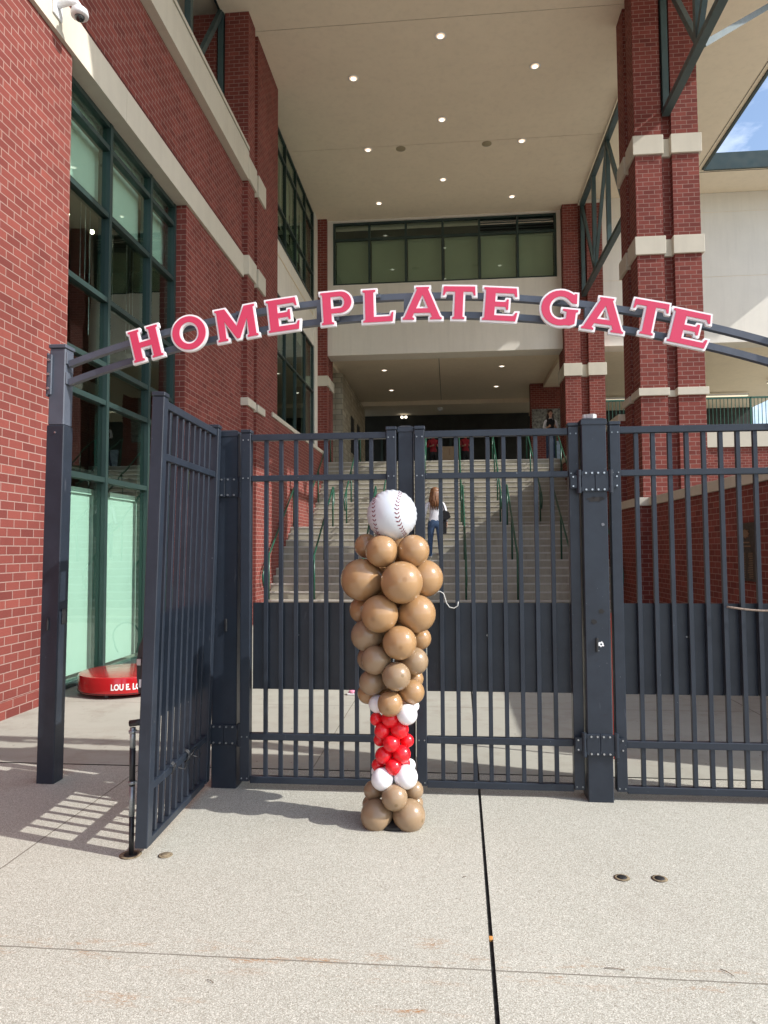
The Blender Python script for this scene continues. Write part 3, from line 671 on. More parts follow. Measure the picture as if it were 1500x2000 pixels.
# ------------------------------------------------------------------ fence posts, gates
YFN = 4.36
def bolt(par, x, y, z, r=.006): MB().cyl((x, y - .008, z), r, .01, 8, 'y').build('bolt', BOLT, par)
def hinge(parent, x0, x1, y, z, side):
    """strap plates around a square post with knuckles on one or both sides"""
    h = MB(); h.bbox(x0 - .006, (x0 + x1) / 2 - .001, y - .012, y - .001, z - .062, z + .062, .002); h.bbox((x0 + x1) / 2 + .001, x1 + .006, y - .012, y - .001, z - .062, z + .062, .002)
    for s in side:
        xx = x0 - .02 if s < 0 else x1 + .02
        h.tube([(xx, y - .006, z - .07), (xx, y - .006, z - .035)], .014, 12); h.tube([(xx, y - .006, z - .034), (xx, y - .006, z + .034)], .012, 12); h.tube([(xx, y - .006, z + .035), (xx, y - .006, z + .07)], .014, 12)
        h.box(xx + s * .008, xx + s * .05, y - .006, y - .001, z - .04, z + .04)
    pl = h.build('hinge', FENCE, parent)
    for i in range(4):
        for zz in (z - .05, z + .05): bolt(pl, x0 + .02 + (x1 - x0 - .04) * i / 3, y - .012, zz)
    for s in side:
        xx = (x0 - .055) if s < 0 else (x1 + .055)
        for zz in (z - .028, z + .028): bolt(pl, xx, y - .006, zz, .005)
def post(label, x0, x1, y0, y1, zt, cap=True):
    t = thing('gate_post', label, 'post', ((x0 + x1) / 2, (y0 + y1) / 2, 0), 'square gate posts')
    MB().bbox(x0, x1, y0, y1, -.02, zt - .03, .005).build('shaft', FENCE, t)
    if cap:
        c = MB(); c.bbox(x0 - .004, x1 + .004, y0 - .004, y1 + .004, zt - .045, zt - .012, .003)
        xm, ym = (x0 + x1) / 2, (y0 + y1) / 2
        c.add([(x0 - .003, y0 - .003, zt - .012), (x1 + .003, y0 - .003, zt - .012), (x1 + .003, y1 + .003, zt - .012), (x0 - .003, y1 + .003, zt - .012), (x0 + .02, y0 + .02, zt), (x1 - .02, y0 + .02, zt), (x1 - .02, y1 - .02, zt), (x0 + .02, y1 - .02, zt)],
              [(0, 3, 2, 1), (4, 5, 6, 7), (0, 1, 5, 4), (1, 2, 6, 5), (2, 3, 7, 6), (3, 0, 4, 7)])
        c.build('cap', FENCE, t)
    return t
p1 = post('tall square post carrying the left end of the arched sign', -2.672, -2.552, 4.375, 4.49, 2.36, False)
MB().bbox(-2.667, -2.557, 4.379, 4.486, 2.331, 2.845, .006).build('upper_sleeve', ARCHM, p1)
MB().bbox(-2.673, -2.551, 4.372, 4.492, 2.846, 2.872, .004).build('cap', ARCHM, p1)
MB().bbox(-2.675, -2.640, 4.360, 4.376, 2.53, 2.80, .004).bbox(-2.676, -2.665, 4.36, 4.50, 2.52, 2.81, .003).build('splice_plate', ARCHM, p1)
for z in (2.57, 2.665, 2.76): MB().cyl((-2.655, 4.345, z), .009, .016, 8, 'y').build('bolt', BOLT, p1); MB().cyl((-2.69, 4.42, z), .009, .016, 8, 'x').build('bolt', BOLT, p1)
MB().cyl((-2.61, 4.368, 2.28), .006, .008, 8, 'y').build('bolt', BOLT, p1)
MB().bbox(-2.628, -2.614, 4.362, 4.376, .98, 1.06, .003).build('pull_handle', BLACKP, p1)
MB().bbox(-2.551, -2.543, 4.41, 4.46, 1.02, 1.12, .003).build('strike_plate', BLACKP, p1)
p2 = post('wide square post between the open gate leaf and the closed gates', -1.515, -1.352, 4.385, 4.55, 2.275)
hinge(p2, -1.515, -1.352, 4.385, 1.90, (-1, 1)); hinge(p2, -1.515, -1.352, 4.385, .335, (-1, 1))
MB().bbox(-1.43, -1.415, 4.372, 4.386, .98, 1.06, .003).build('pull_handle', BLACKP, p2)
p3 = post('wide scuffed square post with a torn white sticker right of the balloon column', .803, .950, 4.315, 4.48, 2.29)
hinge(p3, .803, .950, 4.315, 1.90, (-1, 1)); hinge(p3, .803, .950, 4.315, .335, (-1, 1))
MB().bbox(.862, .876, 4.302, 4.316, .88, .965, .003).build('pull_handle', BLACKP, p3)
def splat(cx, cz, r, n, seed, hole=0):
    rr = random.Random(seed); P = [(cx + r * (.6 + .7 * rr.random()) * math.cos(2 * PI * k / n), cz + r * (.6 + .7 * rr.random()) * math.sin(2 * PI * k / n)) for k in range(n)]
    H = [[(cx + hole * math.cos(-2 * PI * k / 8), cz + hole * math.sin(-2 * PI * k / 8)) for k in range(8)]] if hole else []
    return P, H
def sticker(name, parent, m, cx, cz, r, y, seed, hole=0, sx=1, n=15):
    P, H = splat(0, 0, r, n, seed, hole); vs, fs = prism(P, H, lambda u, v, d: Vector((cx + u * sx, d, cz + v)), y - .0015, y); MB().add(vs, fs).build(name, m, parent)
sticker('sticker', p3, LWHITE, .894, .925, .017, 4.314, 3, .006)
SCUFF = mat('greasy scuff', (.015, .014, .014), .7); SCUFF2 = mat('pale scuff', (.16, .17, .19), .6)
sticker('scuff', p3, SCUFF, .875, 1.79, .018, 4.3145, 5, 0, 3.0); sticker('scuff', p3, SCUFF, .90, 1.12, .013, 4.3145, 6, 0, 1.4); sticker('scuff', p3, SCUFF, .855, 1.06, .014, 4.3145, 8, 0, 1.6); sticker('scuff', p3, SCUFF2, .92, 1.64, .010, 4.3145, 9)
P_, H_ = splat(0, 0, .035, 17, 11)
vs, fs = prism(P_, [], lambda u, v, d: Vector((.868 + u, 4.37 + v * .6, d)), 2.290, 2.318); bm_ = MB().add(vs, fs); bm_.build('paper_scrap', mat('crumpled plastic', (.55, .55, .54), .3, bump=.8, bscale=90), p3)
pm = post('slim square post between the two closed gates behind the balloon column', -.318, -.222, 4.385, 4.48, 2.28)
p4 = post('square post carrying the right end of the arched sign', 2.02, 2.16, 4.36, 4.50, 2.86)

def gate(label, x0, x1, nb, back=False, y=YFN):
    """a leaf built along +x from x0; swing rotates it about its hinge end"""
    L = x1 - x0; th = .05
    t = thing('gate_leaf', label, 'gate', (x0, y, 0), 'charcoal picket gate leaves')
    def B(a, b, z0, z1, d0=0., d1=th, bev=.003): return MB().bbox(x0 + a, x0 + b, y + d0, y + d1, z0, z1, bev)
    for (a, b) in ((0, .062), (L - .062, L)):
        s_ = B(a, b, .055, 2.245, -.006, th + .006).build('stile', FENCE, t)
        B(a - .003, b + .003, 2.247, 2.268, -.009, th + .009).build('cap', FENCE, s_)
        for z in (2.20, 1.955, .33, .075):
            for dx in (.014, .048): MB().cyl((x0 + a + dx, y - .010, z), .0045, .006, 8, 'y').build('screw', GALV, s_)
    for (z0, z1) in ((2.196, 2.237), (1.935, 1.972), (.308, .349), (.042, .083)):
        B(.0625, L - .0625, z0, z1, .004, th - .004).build('rail', FENCE, t)
    ia, ib = .0625, L - .0625
    for i in range(nb):
        c = ia + (ib - ia) * (i + 1) / (nb + 1)
        for (z0, z1) in ((.085, .306), (.351, 1.933), (1.974, 2.194)):
            pass
        B(c - .0127, c + .0127, .0845, 2.1945, .012, .037, .0015).build('picket', FENCE, t)
    pan = MB(); pts = []
    np_ = nb + 1; wv = (ib - ia) / np_
    # folded sheet: a shallow return at every picket
    prof = []
    for i in range(np_):
        a_ = ia + i * wv; prof += [(a_ + .004, .0), (a_ + wv - .014, .0), (a_ + wv - .008, .010)] if i < np_ - 1 else [(a_ + .004, .0), (a_ + wv, .0)]
    yy = y + th + .004 if not back else y - .010
    if back: prof = [(u, -v) for u, v in prof]
    for (u, v), (u2, v2) in zip(prof[:-1], prof[1:]):
        pan.add([(x0 + u, yy + v, .616), (x0 + u2, yy + v2, .616), (x0 + u2, yy + v2, 1.162), (x0 + u, yy + v, 1.162), (x0 + u, yy + v + .003, .616), (x0 + u2, yy + v2 + .003, .616), (x0 + u2, yy + v2 + .003, 1.162), (x0 + u, yy + v + .003, 1.162)],
                [(0, 1, 2, 3), (7, 6, 5, 4), (0, 4, 5, 1), (3, 2, 6, 7), (0, 3, 7, 4), (1, 5, 6, 2)])
    kp = pan.build('kick_panel', FENCE, t)
    for dx, z in ((.36, .958), (.44, .962)): MB().cyl((x0 + dx, yy - .006, z), .006, .008, 8, 'y').build('rivet', BOLT, kp)
    return t
g1 = gate('closed gate leaf left of the balloon column', -1.322, -.328, 8)
g2 = gate('closed gate leaf right of the balloon column', -.212, .792, 8)
g3 = gate('closed gate leaf at the right edge by the scuffed post', .975, 1.99, 8, y=4.345)
g0 = gate('gate leaf standing open towards the viewer on the left', -1.552, -.552, 8, True)
# swing the open leaf through 90 degrees about its hinge so that it points to the camera
g0.location = (-1.570, 4.350, 0); g0.scale = (1, 1, 1.012)
for ch in g0.children: pass
g0.rotation_euler = (0, math.radians(.7), 0)
g0.rotation_euler = (Matrix.Rotation(math.radians(1.6), 3, 'Y') @ Matrix.Rotation(math.radians(-87.8), 3, 'Z')).to_euler()
p1.rotation_euler = (0, math.radians(.6), 0)
# its panel is on the far side after the swing, as in the photo
# drop bolt on the leaf end, latch plate
dr = thing('drop_bolt', 'worn pipe drop bolt standing in a rusty floor hole beside the open gate leaf', 'bolt', (-1.577, 3.405, 0))
xb, yb_ = -1.577, 3.405
MB().tube([(xb, yb_, -.01), (xb, yb_, .19)], .0125, 12).build('pipe', BLACKP, dr, True); MB().tube([(xb, yb_, .19), (xb, yb_, .335)], .014, 12).build('pipe', GALV, dr, True)
MB().tube([(xb, yb_, .335), (xb, yb_, .52)], .0145, 12).build('pipe', BLACKP, dr, True); MB().tube([(xb, yb_, .52), (xb, yb_, .62)], .014, 12).build('pipe', GALV, dr, True)
for z in (.352, .60): MB().lathe((xb, yb_, z), [(.017, -.008), (.020, -.006), (.020, .006), (.017, .008)], 14).build('collar', GALV, dr, True)
MB().tube([(xb - .014, yb_ - .004, .640), (xb + .06, yb_, .650)], .016, 12).build('handle', BLACKP, dr, True)
MB().bar((xb, yb_, .352), (-1.515, yb_ - .01, .352), .012, .012).bar((xb, yb_, .60), (-1.515, yb_ - .01, .60), .012, .012).build('bracket', GALV, dr)
lp = thing('gate_latch', 'black rounded latch plate on the edge of the open gate leaf', 'latch', (-1.62, 3.42, .8))
P = [(-.028, -.14), (.03, -.14), (.03, .14), (-.008, .14), (-.030, .09), (-.038, .03), (-.038, -.06)]
vs, fs = prism(P, [], lambda u, v, d: Vector((-1.516 + u, d, .93 + v)), 3.39, 3.398); MB().add(vs, fs).build('plate', BLACKP, lp)
MB().bbox(-1.549, -1.524, 3.373, 3.389, .93, .962, .003).build('catch', BOLT, lp); MB().box(-1.541, -1.522, 3.3875, 3.389, .82, .86).build('sticker', WHITEP, lp)
tg = thing('gate_ties', 'black wire ties twisted round the lower rail of the open gate leaf', 'tie', (-1.54, 3.8, .33))
for (yy, sgn) in ((3.70, 1), (3.92, -1)):
    q = MB()
    for r in range(3): 
        pts = [(-1.52 + .034 * math.cos(a), yy + r * .012 + .004 * math.sin(3 * a), .33 + .036 * math.sin(a)) for a in [2 * PI * k / 14 for k in range(14)]]
        q.tube(pts, .003, 6, True)
    q.tube([(-1.47, yy, .345), (-1.455, yy - .05 * sgn, .375), (-1.445, yy - .07, .36)], .0028, 6); q.tube([(-1.47, yy + .02, .33), (-1.445, yy + .06, .31), (-1.44, yy + .08, .33)], .0028, 6)
    q.build('wire', BLACKP, tg, True)
# floor sockets
SOIL = mat('rusty socket dirt', (.24, .19, .12), .95, var=.5, vscale=60)
def socket(x, y, label, r=.03, dark=BLACK):
    t = thing('floor_socket', label, 'socket', (x, y, 0), 'round gate sockets in the pavement')
    MB().lathe((x, y, 0), [(r * 1.35, .0015), (r * 1.5, .0025), (r * 1.15, .0045), (r, .004)], 26).build('ring', SOIL, t, True); MB().lathe((x, y, 0), [(r * .92, .0045), (r * .9, .0058), (r * .2, .0058)], 22).build('hole', dark, t, True)
socket(-1.580, 3.405, 'rusty floor socket holding the drop bolt', .036); socket(-1.406, 3.414, 'small floor socket just right of the open gate leaf', .024, SOIL)
socket(.765, 3.354, 'dark floor socket right of the dark joint, left one of two', .024); socket(.932, 3.358, 'dark floor socket right of the dark joint, right one of two', .024)
# rope and cable on the fence
t = thing('rope', 'brown twisted rope slung along the kick panel of the right gate leaf', 'rope', (1.7, 4.33, 1.13))
pts = [(1.625 + .028 * k, 4.328 - .004 * math.sin(k * .3), 1.148 - .028 * math.sin(min(1, k / 9) * PI / 2) + .0006 * k) for k in range(22)]; MB().tube(pts, .006, 8).build('strand', ROPEM, t, True)
t = thing('cable', 'thin grey cable hanging in a loop from the gate beside the balloon column', 'cable', (.0, 4.3, 1.15))
A = [(848, 1163), (852, 1157), (859, 1155), (866, 1159), (869, 1168), (872, 1178), (878, 1186), (887, 1188), (894, 1183), (895, 1175)]
MB().tube([at(px, py, y=4.335) for px, py in A], .0035, 8).build('strand', CABLE, t, True)
t = thing('red_stake', 'thin red steel stake behind the scuffed post', 'stake', (.97, 5, .8)); q_ = at(1197, 1262, y=5.2)
MB().bar((q_.x, 5.2, .0), (q_.x, 5.2, 1.03), .02, .02).build('bar', REDST, t)

# ------------------------------------------------------------------ arched sign with lettering
CX, RA = -.28, 6.95
def arc(x, z0): # z of a circular arc with crown height z0 at CX
    return z0 - RA + math.sqrt(RA * RA - (x - CX) ** 2)
arch = thing('arched_sign', 'arched steel sign over the gates reading HOME PLATE GATE in pink letters', 'sign', (CX, 4.42, 2.6))
def chord(zc, name):
    pts = [(-2.52 + (2.02 + 2.52) * i / 40) for i in range(41)]; m_ = MB(); o = 0; hw = .020
    for i, x in enumerate(pts):
        z = arc(x, zc); a = -math.asin((x - CX) / RA); n_ = Vector((-math.sin(a), 0, math.cos(a)))
        for (sy, sn) in ((-1, -1), (1, -1), (1, 1), (-1, 1)): m_.v.append(tuple(Vector((x, 4.42 + sy * hw, z)) + n_ * sn * hw))
    for i in range(40):
        for k in range(4): l = (k + 1) % 4; m_.f.append((i * 4 + k, i * 4 + l, i * 4 + 4 + l, i * 4 + 4 + k))
    m_.f += [(0, 1, 2, 3), (160, 163, 162, 161)]
    m_.build(name, ARCHM, arch)
chord(3.114, 'upper_tube'); chord(2.990, 'lower_tube')
for x in (-1.95, -1.385, -.82, -.255, .31, .875, 1.44):
    a = -(x - CX) / RA; z0 = arc(x, 2.990); z1 = arc(x, 3.114)
    MB().bar((x + math.sin(-a) * -.0 , 4.42, z0 + .02), (x, 4.42, z1 - .02), .04, .04).build('strut', ARCHM, arch)
for z in (2.60, 2.735): MB().bbox(-2.531, -2.519, 4.385, 4.455, z + .005, z + .085, .003).build('end_plate', ARCHM, arch)
S = .055
def serifH(x0, x1, y, s): pass
L_ = {}
L_['H'] = (.95, [[(.02, 0), (.36, 0), (.36, .06), (.31, .085), (.31, .41), (.64, .41), (.64, .085), (.59, .06), (.59, 0), (.93, 0), (.93, .06), (.88, .085), (.88, .915), (.93, .94), (.93, 1), (.59, 1), (.59, .94), (.64, .915), (.64, .59), (.31, .59), (.31, .915), (.36, .94), (.36, 1), (.02, 1), (.02, .94), (.07, .915), (.07, .085), (.02, .06)]], [])
def ell(cx, cy, rx, ry, n=36, rev=False):
    p = [(cx + rx * math.cos(2 * PI * k / n), cy + ry * math.sin(2 * PI * k / n)) for k in range(n)]
    return p[::-1] if rev else p
L_['O'] = (1.12, [ell(.56, .5, .56, .53)], [ell(.56, .5, .31, .335, rev=True)])
L_['M'] = (1.16, [[(.0, 0), (.30, 0), (.30, .06), (.25, .085), (.25, .60), (.54, .02), (.64, .02), (.90, .60), (.90, .085), (.85, .06), (.85, 0), (1.17, 0), (1.17, .06), (1.12, .085), (1.12, .915), (1.17, .94), (1.17, 1), (.86, 1), (.585, .42), (.31, 1), (0, 1), (0, .94), (.05, .915), (.05, .085), (0, .06)]], [])
L_['E'] = (.84, [[(.0, 0), (.82, 0), (.86, .27), (.80, .27), (.76, .17), (.30, .17), (.30, .42), (.55, .42), (.57, .34), (.63, .34), (.63, .66), (.57, .66), (.55, .58), (.30, .58), (.30, .83), (.73, .83), (.77, .74), (.83, .74), (.80, 1), (0, 1), (0, .94), (.05, .915), (.05, .085), (0, .06)]], [])
Pb = [(.0, 0), (.36, 0), (.36, .06), (.30, .085), (.30, .33), (.56, .33)] + [(.56 + .33 * math.sin(a), .665 - .335 * math.cos(a)) for a in [PI * k / 14 for k in range(1, 14)]] + [(.56, 1), (0, 1), (0, .94), (.05, .915), (.05, .085), (0, .06)]
Ph = [(.30, .49), (.55, .49)] + [(.55 + .12 * math.sin(a), .665 - .175 * math.cos(a)) for a in [PI * k / 8 for k in range(1, 8)]] + [(.55, .84), (.30, .84)]
L_['P'] = (.89, [Pb], [Ph[::-1]])
L_['L'] = (.84, [[(.0, 0), (.82, 0), (.85, .29), (.79, .29), (.75, .17), (.31, .17), (.31, .915), (.37, .94), (.37, 1), (0, 1), (0, .94), (.06, .915), (.06, .085), (0, .06)]], [])
L_['A'] = (1.10, [[(.0, 0), (.33, 0), (.33, .06), (.28, .085), (.325, .20), (.765, .20), (.81, .085), (.76, .06), (.76, 0), (1.10, 0), (1.10, .06), (1.05, .085), (.71, .93), (.74, .95), (.74, 1), (.36, 1), (.36, .95), (.39, .93), (.05, .085), (.0, .06)]], [[(.385, .35), (.545, .75), (.705, .35)]])
L_['T'] = (.94, [[(.28, 0), (.64, 0), (.64, .06), (.585, .085), (.585, .83), (.83, .83), (.87, .72), (.93, .72), (.91, 1), (.01, 1), (-.01, .72), (.05, .72), (.09, .83), (.335, .83), (.335, .085), (.28, .06)]], [])
oo = [(.56 + .53 * math.cos(a) , .5 + .53 * math.sin(a)) for a in [math.radians(d) for d in range(48, 300, 12)]]
L_['G'] = (1.06, [[(.97, .96), (.90, .96), (.87, .93)] + oo[1:] + [(.86, .0), (.99, .07), (.99, .40), (1.05, .43), (1.05, .49), (.62, .49), (.62, .43), (.73, .40), (.73, .20)] + [(.56 + .29 * math.cos(a), .5 + .34 * math.sin(a)) for a in [math.radians(d) for d in range(290, 44, -14)]] + [(.86, .66), (.99, .66)]], [])
LET = [('H', 284, 671, 76), ('O', 369, 650, 80), ('M', 461, 631, 93), ('E', 552, 615, 73), ('P', 657, 601, 72), ('L', 738, 597, 70), ('A', 825, 592, 87), ('T', 897, 591, 74), ('E', 977, 594, 76), ('G', 1093, 601, 84), ('A', 1181, 614, 90), ('T', 1269, 621, 77), ('E', 1347, 641, 82)]
def clip_w(p): return p
for ch_, px, py, wpx in LET:
    w_, polys, holes = L_[ch_]; c = at(px, py, y=4.33)
    ang = -math.asin((c.x - CX) / RA) * 1.0
    H = .210; W = (wpx / 318.0 - .026); sx = W / w_
    ca, sa = math.cos(ang), math.sin(ang)
    def T(u, v, d, c=c, ca=ca, sa=sa): return Vector((c.x + u * ca - v * sa, d, c.z + u * sa + v * ca))
    sc = lambda P: [((p[0] - w_ / 2) * sx, (p[1] - .5) * H) for p in P]
    outer = offset(sc(polys[0]), -.0018); hs = [offset(sc(h), -.0018) for h in holes]
    bd = .0125
    vs, fs = prism(offset(outer, bd), [offset(h, bd) for h in hs], T, 4.335, 4.360)
    le = MB().add(vs, fs).build('letter', LWHITE, arch); le['label'] = f'pink letter {ch_} with white edge'
    vs, fs = prism(outer, hs, T, 4.329, 4.3345); MB().add(vs, fs).build('face', PINK, le)
    for zc in (3.114, 2.990):
        MB().box(c.x - .012, c.x + .012, 4.3605, 4.3955, arc(c.x, zc) - .012, arc(c.x, zc) + .012).build('bracket', ARCHM, le)

# ------------------------------------------------------------------ dome camera on the stone band
c = at(152, 27, x=-3.72)
t = thing('security_camera', 'white dome security camera on an arm fixed to the stone band at top left', 'camera', (-3.93, c.y, c.z))
MB().bbox(-3.934, -3.915, c.y - .10, c.y + .06, c.z - .04, c.z + .14, .004).build('mounting_plate', WHITEP, t)
MB().tube([(-3.92, c.y - .03, c.z + .08), (-3.80, c.y - .02, c.z + .115), (-3.73, c.y, c.z + .11), (-3.70, c.y, c.z + .06)], .033, 14).build('arm', WHITEP, t, True)
MB().lathe((-3.70, c.y, c.z - .035), [(.050, 0), (.083, .004), (.088, .03), (.078, .07), (.045, .10), (.02, .105)], 28).build('housing', WHITEP, t, True)
MB().ball((-3.70, c.y, c.z - .036), .048, 20, 12).build('dome', DOME, t, True)

# ------------------------------------------------------------------ red pedestal with name
t = thing('round_pedestal', 'round glossy red pedestal on casters lettered in white by the window wall', 'pedestal', (-3.36, 7.35, 0))
pc = (-3.47, 7.30); pr_ = .47
MB().lathe((pc[0], pc[1], .035), [(pr_ * .9, 0), (pr_ * 1.0, .008), (pr_ * 1.0, .165), (pr_ * .985, .178), (pr_ * .95, .182), (.02, .182)], 72).build('drum', REDP, t, True)
smooth_angle(t.children[-1], 30)
MB().lathe((pc[0], pc[1], .036), [(pr_ * 1.004, .012), (pr_ * 1.008, .013), (pr_ * 1.008, .019), (pr_ * 1.004, .020)], 72).build('trim_line', BLACK, t)
for k in range(5):
    a = k * 2 * PI / 5 + .9; q = (pc[0] + math.cos(a) * pr_ * .8, pc[1] + math.sin(a) * pr_ * .8)
    MB().cyl((q[0] - .012, q[1], .02), .02, .024, 12, 'x').build('caster', GALV, t)
cu = bpy.data.curves.new('txt', 'FONT'); cu.body = 'LOU E. LOON'; cu.size = .082; cu.extrude = .0; cu.offset = .0032; cu.align_x = 'LEFT'; cu.space_character = 1.04
to = bpy.data.objects.new('txt', cu); COL.objects.link(to); bpy.context.view_layer.update()
dg = bpy.context.evaluated_depsgraph_get(); me = bpy.data.meshes.new_from_object(to.evaluated_get(dg)); bpy.data.objects.remove(to)
bm = bmesh.new(); bm.from_mesh(me); bmesh.ops.triangulate(bm, faces=bm.faces); bmesh.ops.subdivide_edges(bm, edges=[e for e in bm.edges if e.calc_length() > .03], cuts=2); bmesh.ops.triangulate(bm, faces=bm.faces)
a0 = math.atan2(EYE.y - pc[1], EYE.x - pc[0]) - .30
vs = [];
for v in bm.verts:
    a = a0 + v.co.x * .74 / pr_; vs.append((pc[0] + math.cos(a) * (pr_ * 1.0 + .0022), pc[1] + math.sin(a) * (pr_ * 1.0 + .0022), .035 + .060 + v.co.y))
bm.verts.index_update(); MB().add(vs, [[v.index for v in f.verts] for f in bm.faces]).build('lettering', WTXT, t); bm.free()

# ------------------------------------------------------------------ balloon column
PY = 3.90; base = at(767, 1622, z=0); PX = base.x
bc = thing('balloon_column', 'brown, red and white balloon column shaped like a bat with a baseball on top', 'balloon column', (PX, PY, 0))
MB().lathe((PX, PY, 0), [(.105, 0), (.11, .006), (.11, .018), (.09, .03), (.02, .034)], 40).build('base', BLACK, bc, True); smooth_angle(bc.children[-1], 30)
MB().tube([(PX, PY, .03), (PX, PY, 1.62)], .012, 10).build('pole', GALV, bc, True)
ZS, OX, OY = 280 / 789, 640, 930
def bal(cx, cy, r, dep, m, tip=True):
    px, py = OX + cx * ZS, OY + cy * ZS; y = PY + dep; p = at(px, py, y=y)
    dist = (p - EYE).dot(FW); rr = r * ZS / F_PX * dist
    ax = Vector((PX - p.x, PY - p.y, 0)); ax = ax.normalized() if ax.length > .01 else Vector((0, 1, 0))
    jit = Vector((random.uniform(-.35, .35), random.uniform(-.1, .1), random.uniform(-.35, .35)))
    ax = (ax + jit).normalized()
    o = MB().ball(p, rr, 40, 26, ax, .15).build('balloon', [m, TIPS[m.name]], bc, True)
    q = ax.to_track_quat('Z', 'Y'); org = bc.location
    for f in o.data.polygons:
        d = q.inverted() @ (f.center + org - p)
        if d.z < 0 and math.hypot(d.x, d.y) < rr * .115: f.material_index = 1
    return o
TIPS = {'mocha balloon': mat('mocha balloon tip', (.30, .17, .075), .3), 'dark mocha balloon': mat('dark mocha balloon tip', (.21, .14, .07), .3), 'red balloon': mat('red balloon tip', (.62, .006, .012), .3), 'white balloon': mat('white balloon tip', (.74, .74, .78), .3)}
big = [(215, 385, 68, .07, 1), (297, 413, 90, -.08, 1), (472, 410, 88, -.05, 1), (187, 570, 116, -.03, 1), (407, 585, 117, -.13, 1), (533, 562, 103, .05, 1), (195, 735, 76, .08, 1), (285, 758, 104, -.11, 1), (490, 757, 105, -.03, 1),
       (215, 876, 88, -.01, 2), (396, 917, 94, -.11, 1), (508, 893, 62, .08, 1), (232, 1005, 70, .08, 2), (263, 1012, 80, -.07, 2), (478, 1018, 76, .0, 2), (242, 1135, 70, -.02, 2), (378, 1102, 79, -.11, 2), (478, 1115, 50, .08, 1),
       (465, 1187, 68, -.02, 1), (222, 1195, 58, .06, 1), (343, 1253, 70, -.09, 1),
       (252, 1730, 54, .03, 2), (368, 1768, 72, -.09, 2), (475, 1728, 52, .03, 2), (240, 1805, 50, .09, 2), (480, 1800, 46, .09, 2), (268, 1868, 88, -.045, 2), (448, 1868, 90, -.045, 2)]
for cx, cy, r, d, k in big: bal(cx, cy, r, d, BAL1 if k == 1 else BAL2)
for cx, cy, r, d in [(275, 1253, 50, -.01), (437, 1312, 57, -.07), (470, 1265, 34, .03), (300, 1668, 61, -.07), (430, 1655, 66, -.05), (448, 1590, 36, .04), (275, 1625, 36, .04)]: bal(cx, cy, r, d, BALW)
for cx, cy, r, d in [(268, 1337, 36, -.01), (345, 1335, 50, -.045), (410, 1350, 40, .0), (300, 1403, 44, -.04), (395, 1395, 51, -.045), (290, 1450, 37, .01), (350, 1473, 47, -.07), (438, 1455, 37, -.01), (308, 1537, 47, -.04), (407, 1530, 50, -.045), (278, 1590, 36, .0), (362, 1600, 45, -.065), (425, 1580, 30, .01)]: bal(cx, cy, r, d, BALR)
for (cy, r, k) in ((420, 82, 1), (575, 105, 1), (745, 95, 1), (890, 80, 1), (1010, 68, 2), (1120, 64, 2), (1200, 55, 1), (1870, 74, 2)):
    for s_ in (-55, 60): bal(356 + s_, cy, r, .15, BAL1 if k == 1 else BAL2)
for cy in (1345, 1400, 1460, 1520, 1580): bal(355, cy, 44, .06, BALR)
# foil baseball balloon
c = at(640 + 354 * ZS, 930 + 214 * ZS, y=PY - .03); R0 = 139.5 * ZS / F_PX * (c - EYE).dot(FW)
ROT = Matrix.Rotation(math.radians(14), 3, 'Z') @ Matrix.Rotation(math.radians(-6), 3, 'Y')
def bpt(u, v, k=1.0):
    """point on the pillow: (u,v) direction angles on a squashed sphere facing -y"""
    d = Vector((math.sin(u) * math.cos(v), -math.cos(u) * math.cos(v), math.sin(v)))
    rim = math.sqrt(max(0, d.x ** 2 + d.z ** 2)); a = math.atan2(d.z, d.x)
    wr = 1 - .012 * max(0, rim - .75) * 4 * (1 + math.sin(a * 26 + 1.3 * math.sin(3 * a)))
    return c + ROT @ Vector((d.x * R0 * wr * k, d.y * R0 * .80 * k, d.z * R0 * wr * 1.01 * k))
fb = MB(); nu, nv = 128, 64
for j in range(nv + 1):
    v = -PI / 2 + PI * j / nv
    for i in range(nu): fb.v.append(tuple(bpt(2 * PI * i / nu, v)))
for j in range(nv):
    for i in range(nu): l = (i + 1) % nu; fb.f.append((j * nu + i, j * nu + l, (j + 1) * nu + l, (j + 1) * nu + i))
FOIL = mat('white foil balloon', (.60, .64, .69), .26, .10, .6)
bb = fb.build('baseball_balloon', FOIL, bc, True)
STIT = mat('crimson stitching', (.16, .001, .012), .7)
st = MB()
def seam(cu_, ru, rv, a0, a1, n, flip):
    for i in range(n):
        a = a0 + (a1 - a0) * i / (n - 1); u = cu_ + ru * math.cos(a); v = rv * math.sin(a)
        tu, tv = -ru * math.sin(a), rv * math.cos(a); tl = math.hypot(tu, tv); tu, tv = tu / tl, tv / tl; nu_, nv_ = tv, -tu
        for sgn in (-1, 1):
            e0 = (u + nu_ * .012 * sgn, v + nv_ * .012 * sgn); e1 = (e0[0] + nu_ * .085 * sgn + tu * .065 * flip, e0[1] + nv_ * .085 * sgn + tv * .065 * flip)
            wv = .027; P = []
            for (e, ww) in ((e0, wv), (e1, wv * .7)): P += [(e[0] - tu * ww, e[1] - tv * ww), (e[0] + tu * ww, e[1] + tv * ww)]
            q = [bpt(*p, k=1.006) for p in P]; q2 = [bpt(*p, k=1.012) for p in P]
            st.add(q + q2, [(0, 2, 3, 1), (4, 5, 7, 6), (0, 1, 5, 4), (1, 3, 7, 5), (3, 2, 6, 7), (2, 0, 4, 6)])
seam(-1.84, .93, 1.15, -1.05, 1.05, 15, 1); seam(1.22, 1.15, 1.08, PI - 1.15, PI + 1.15, 17, -1)
st.build('stitching', STIT, bb)

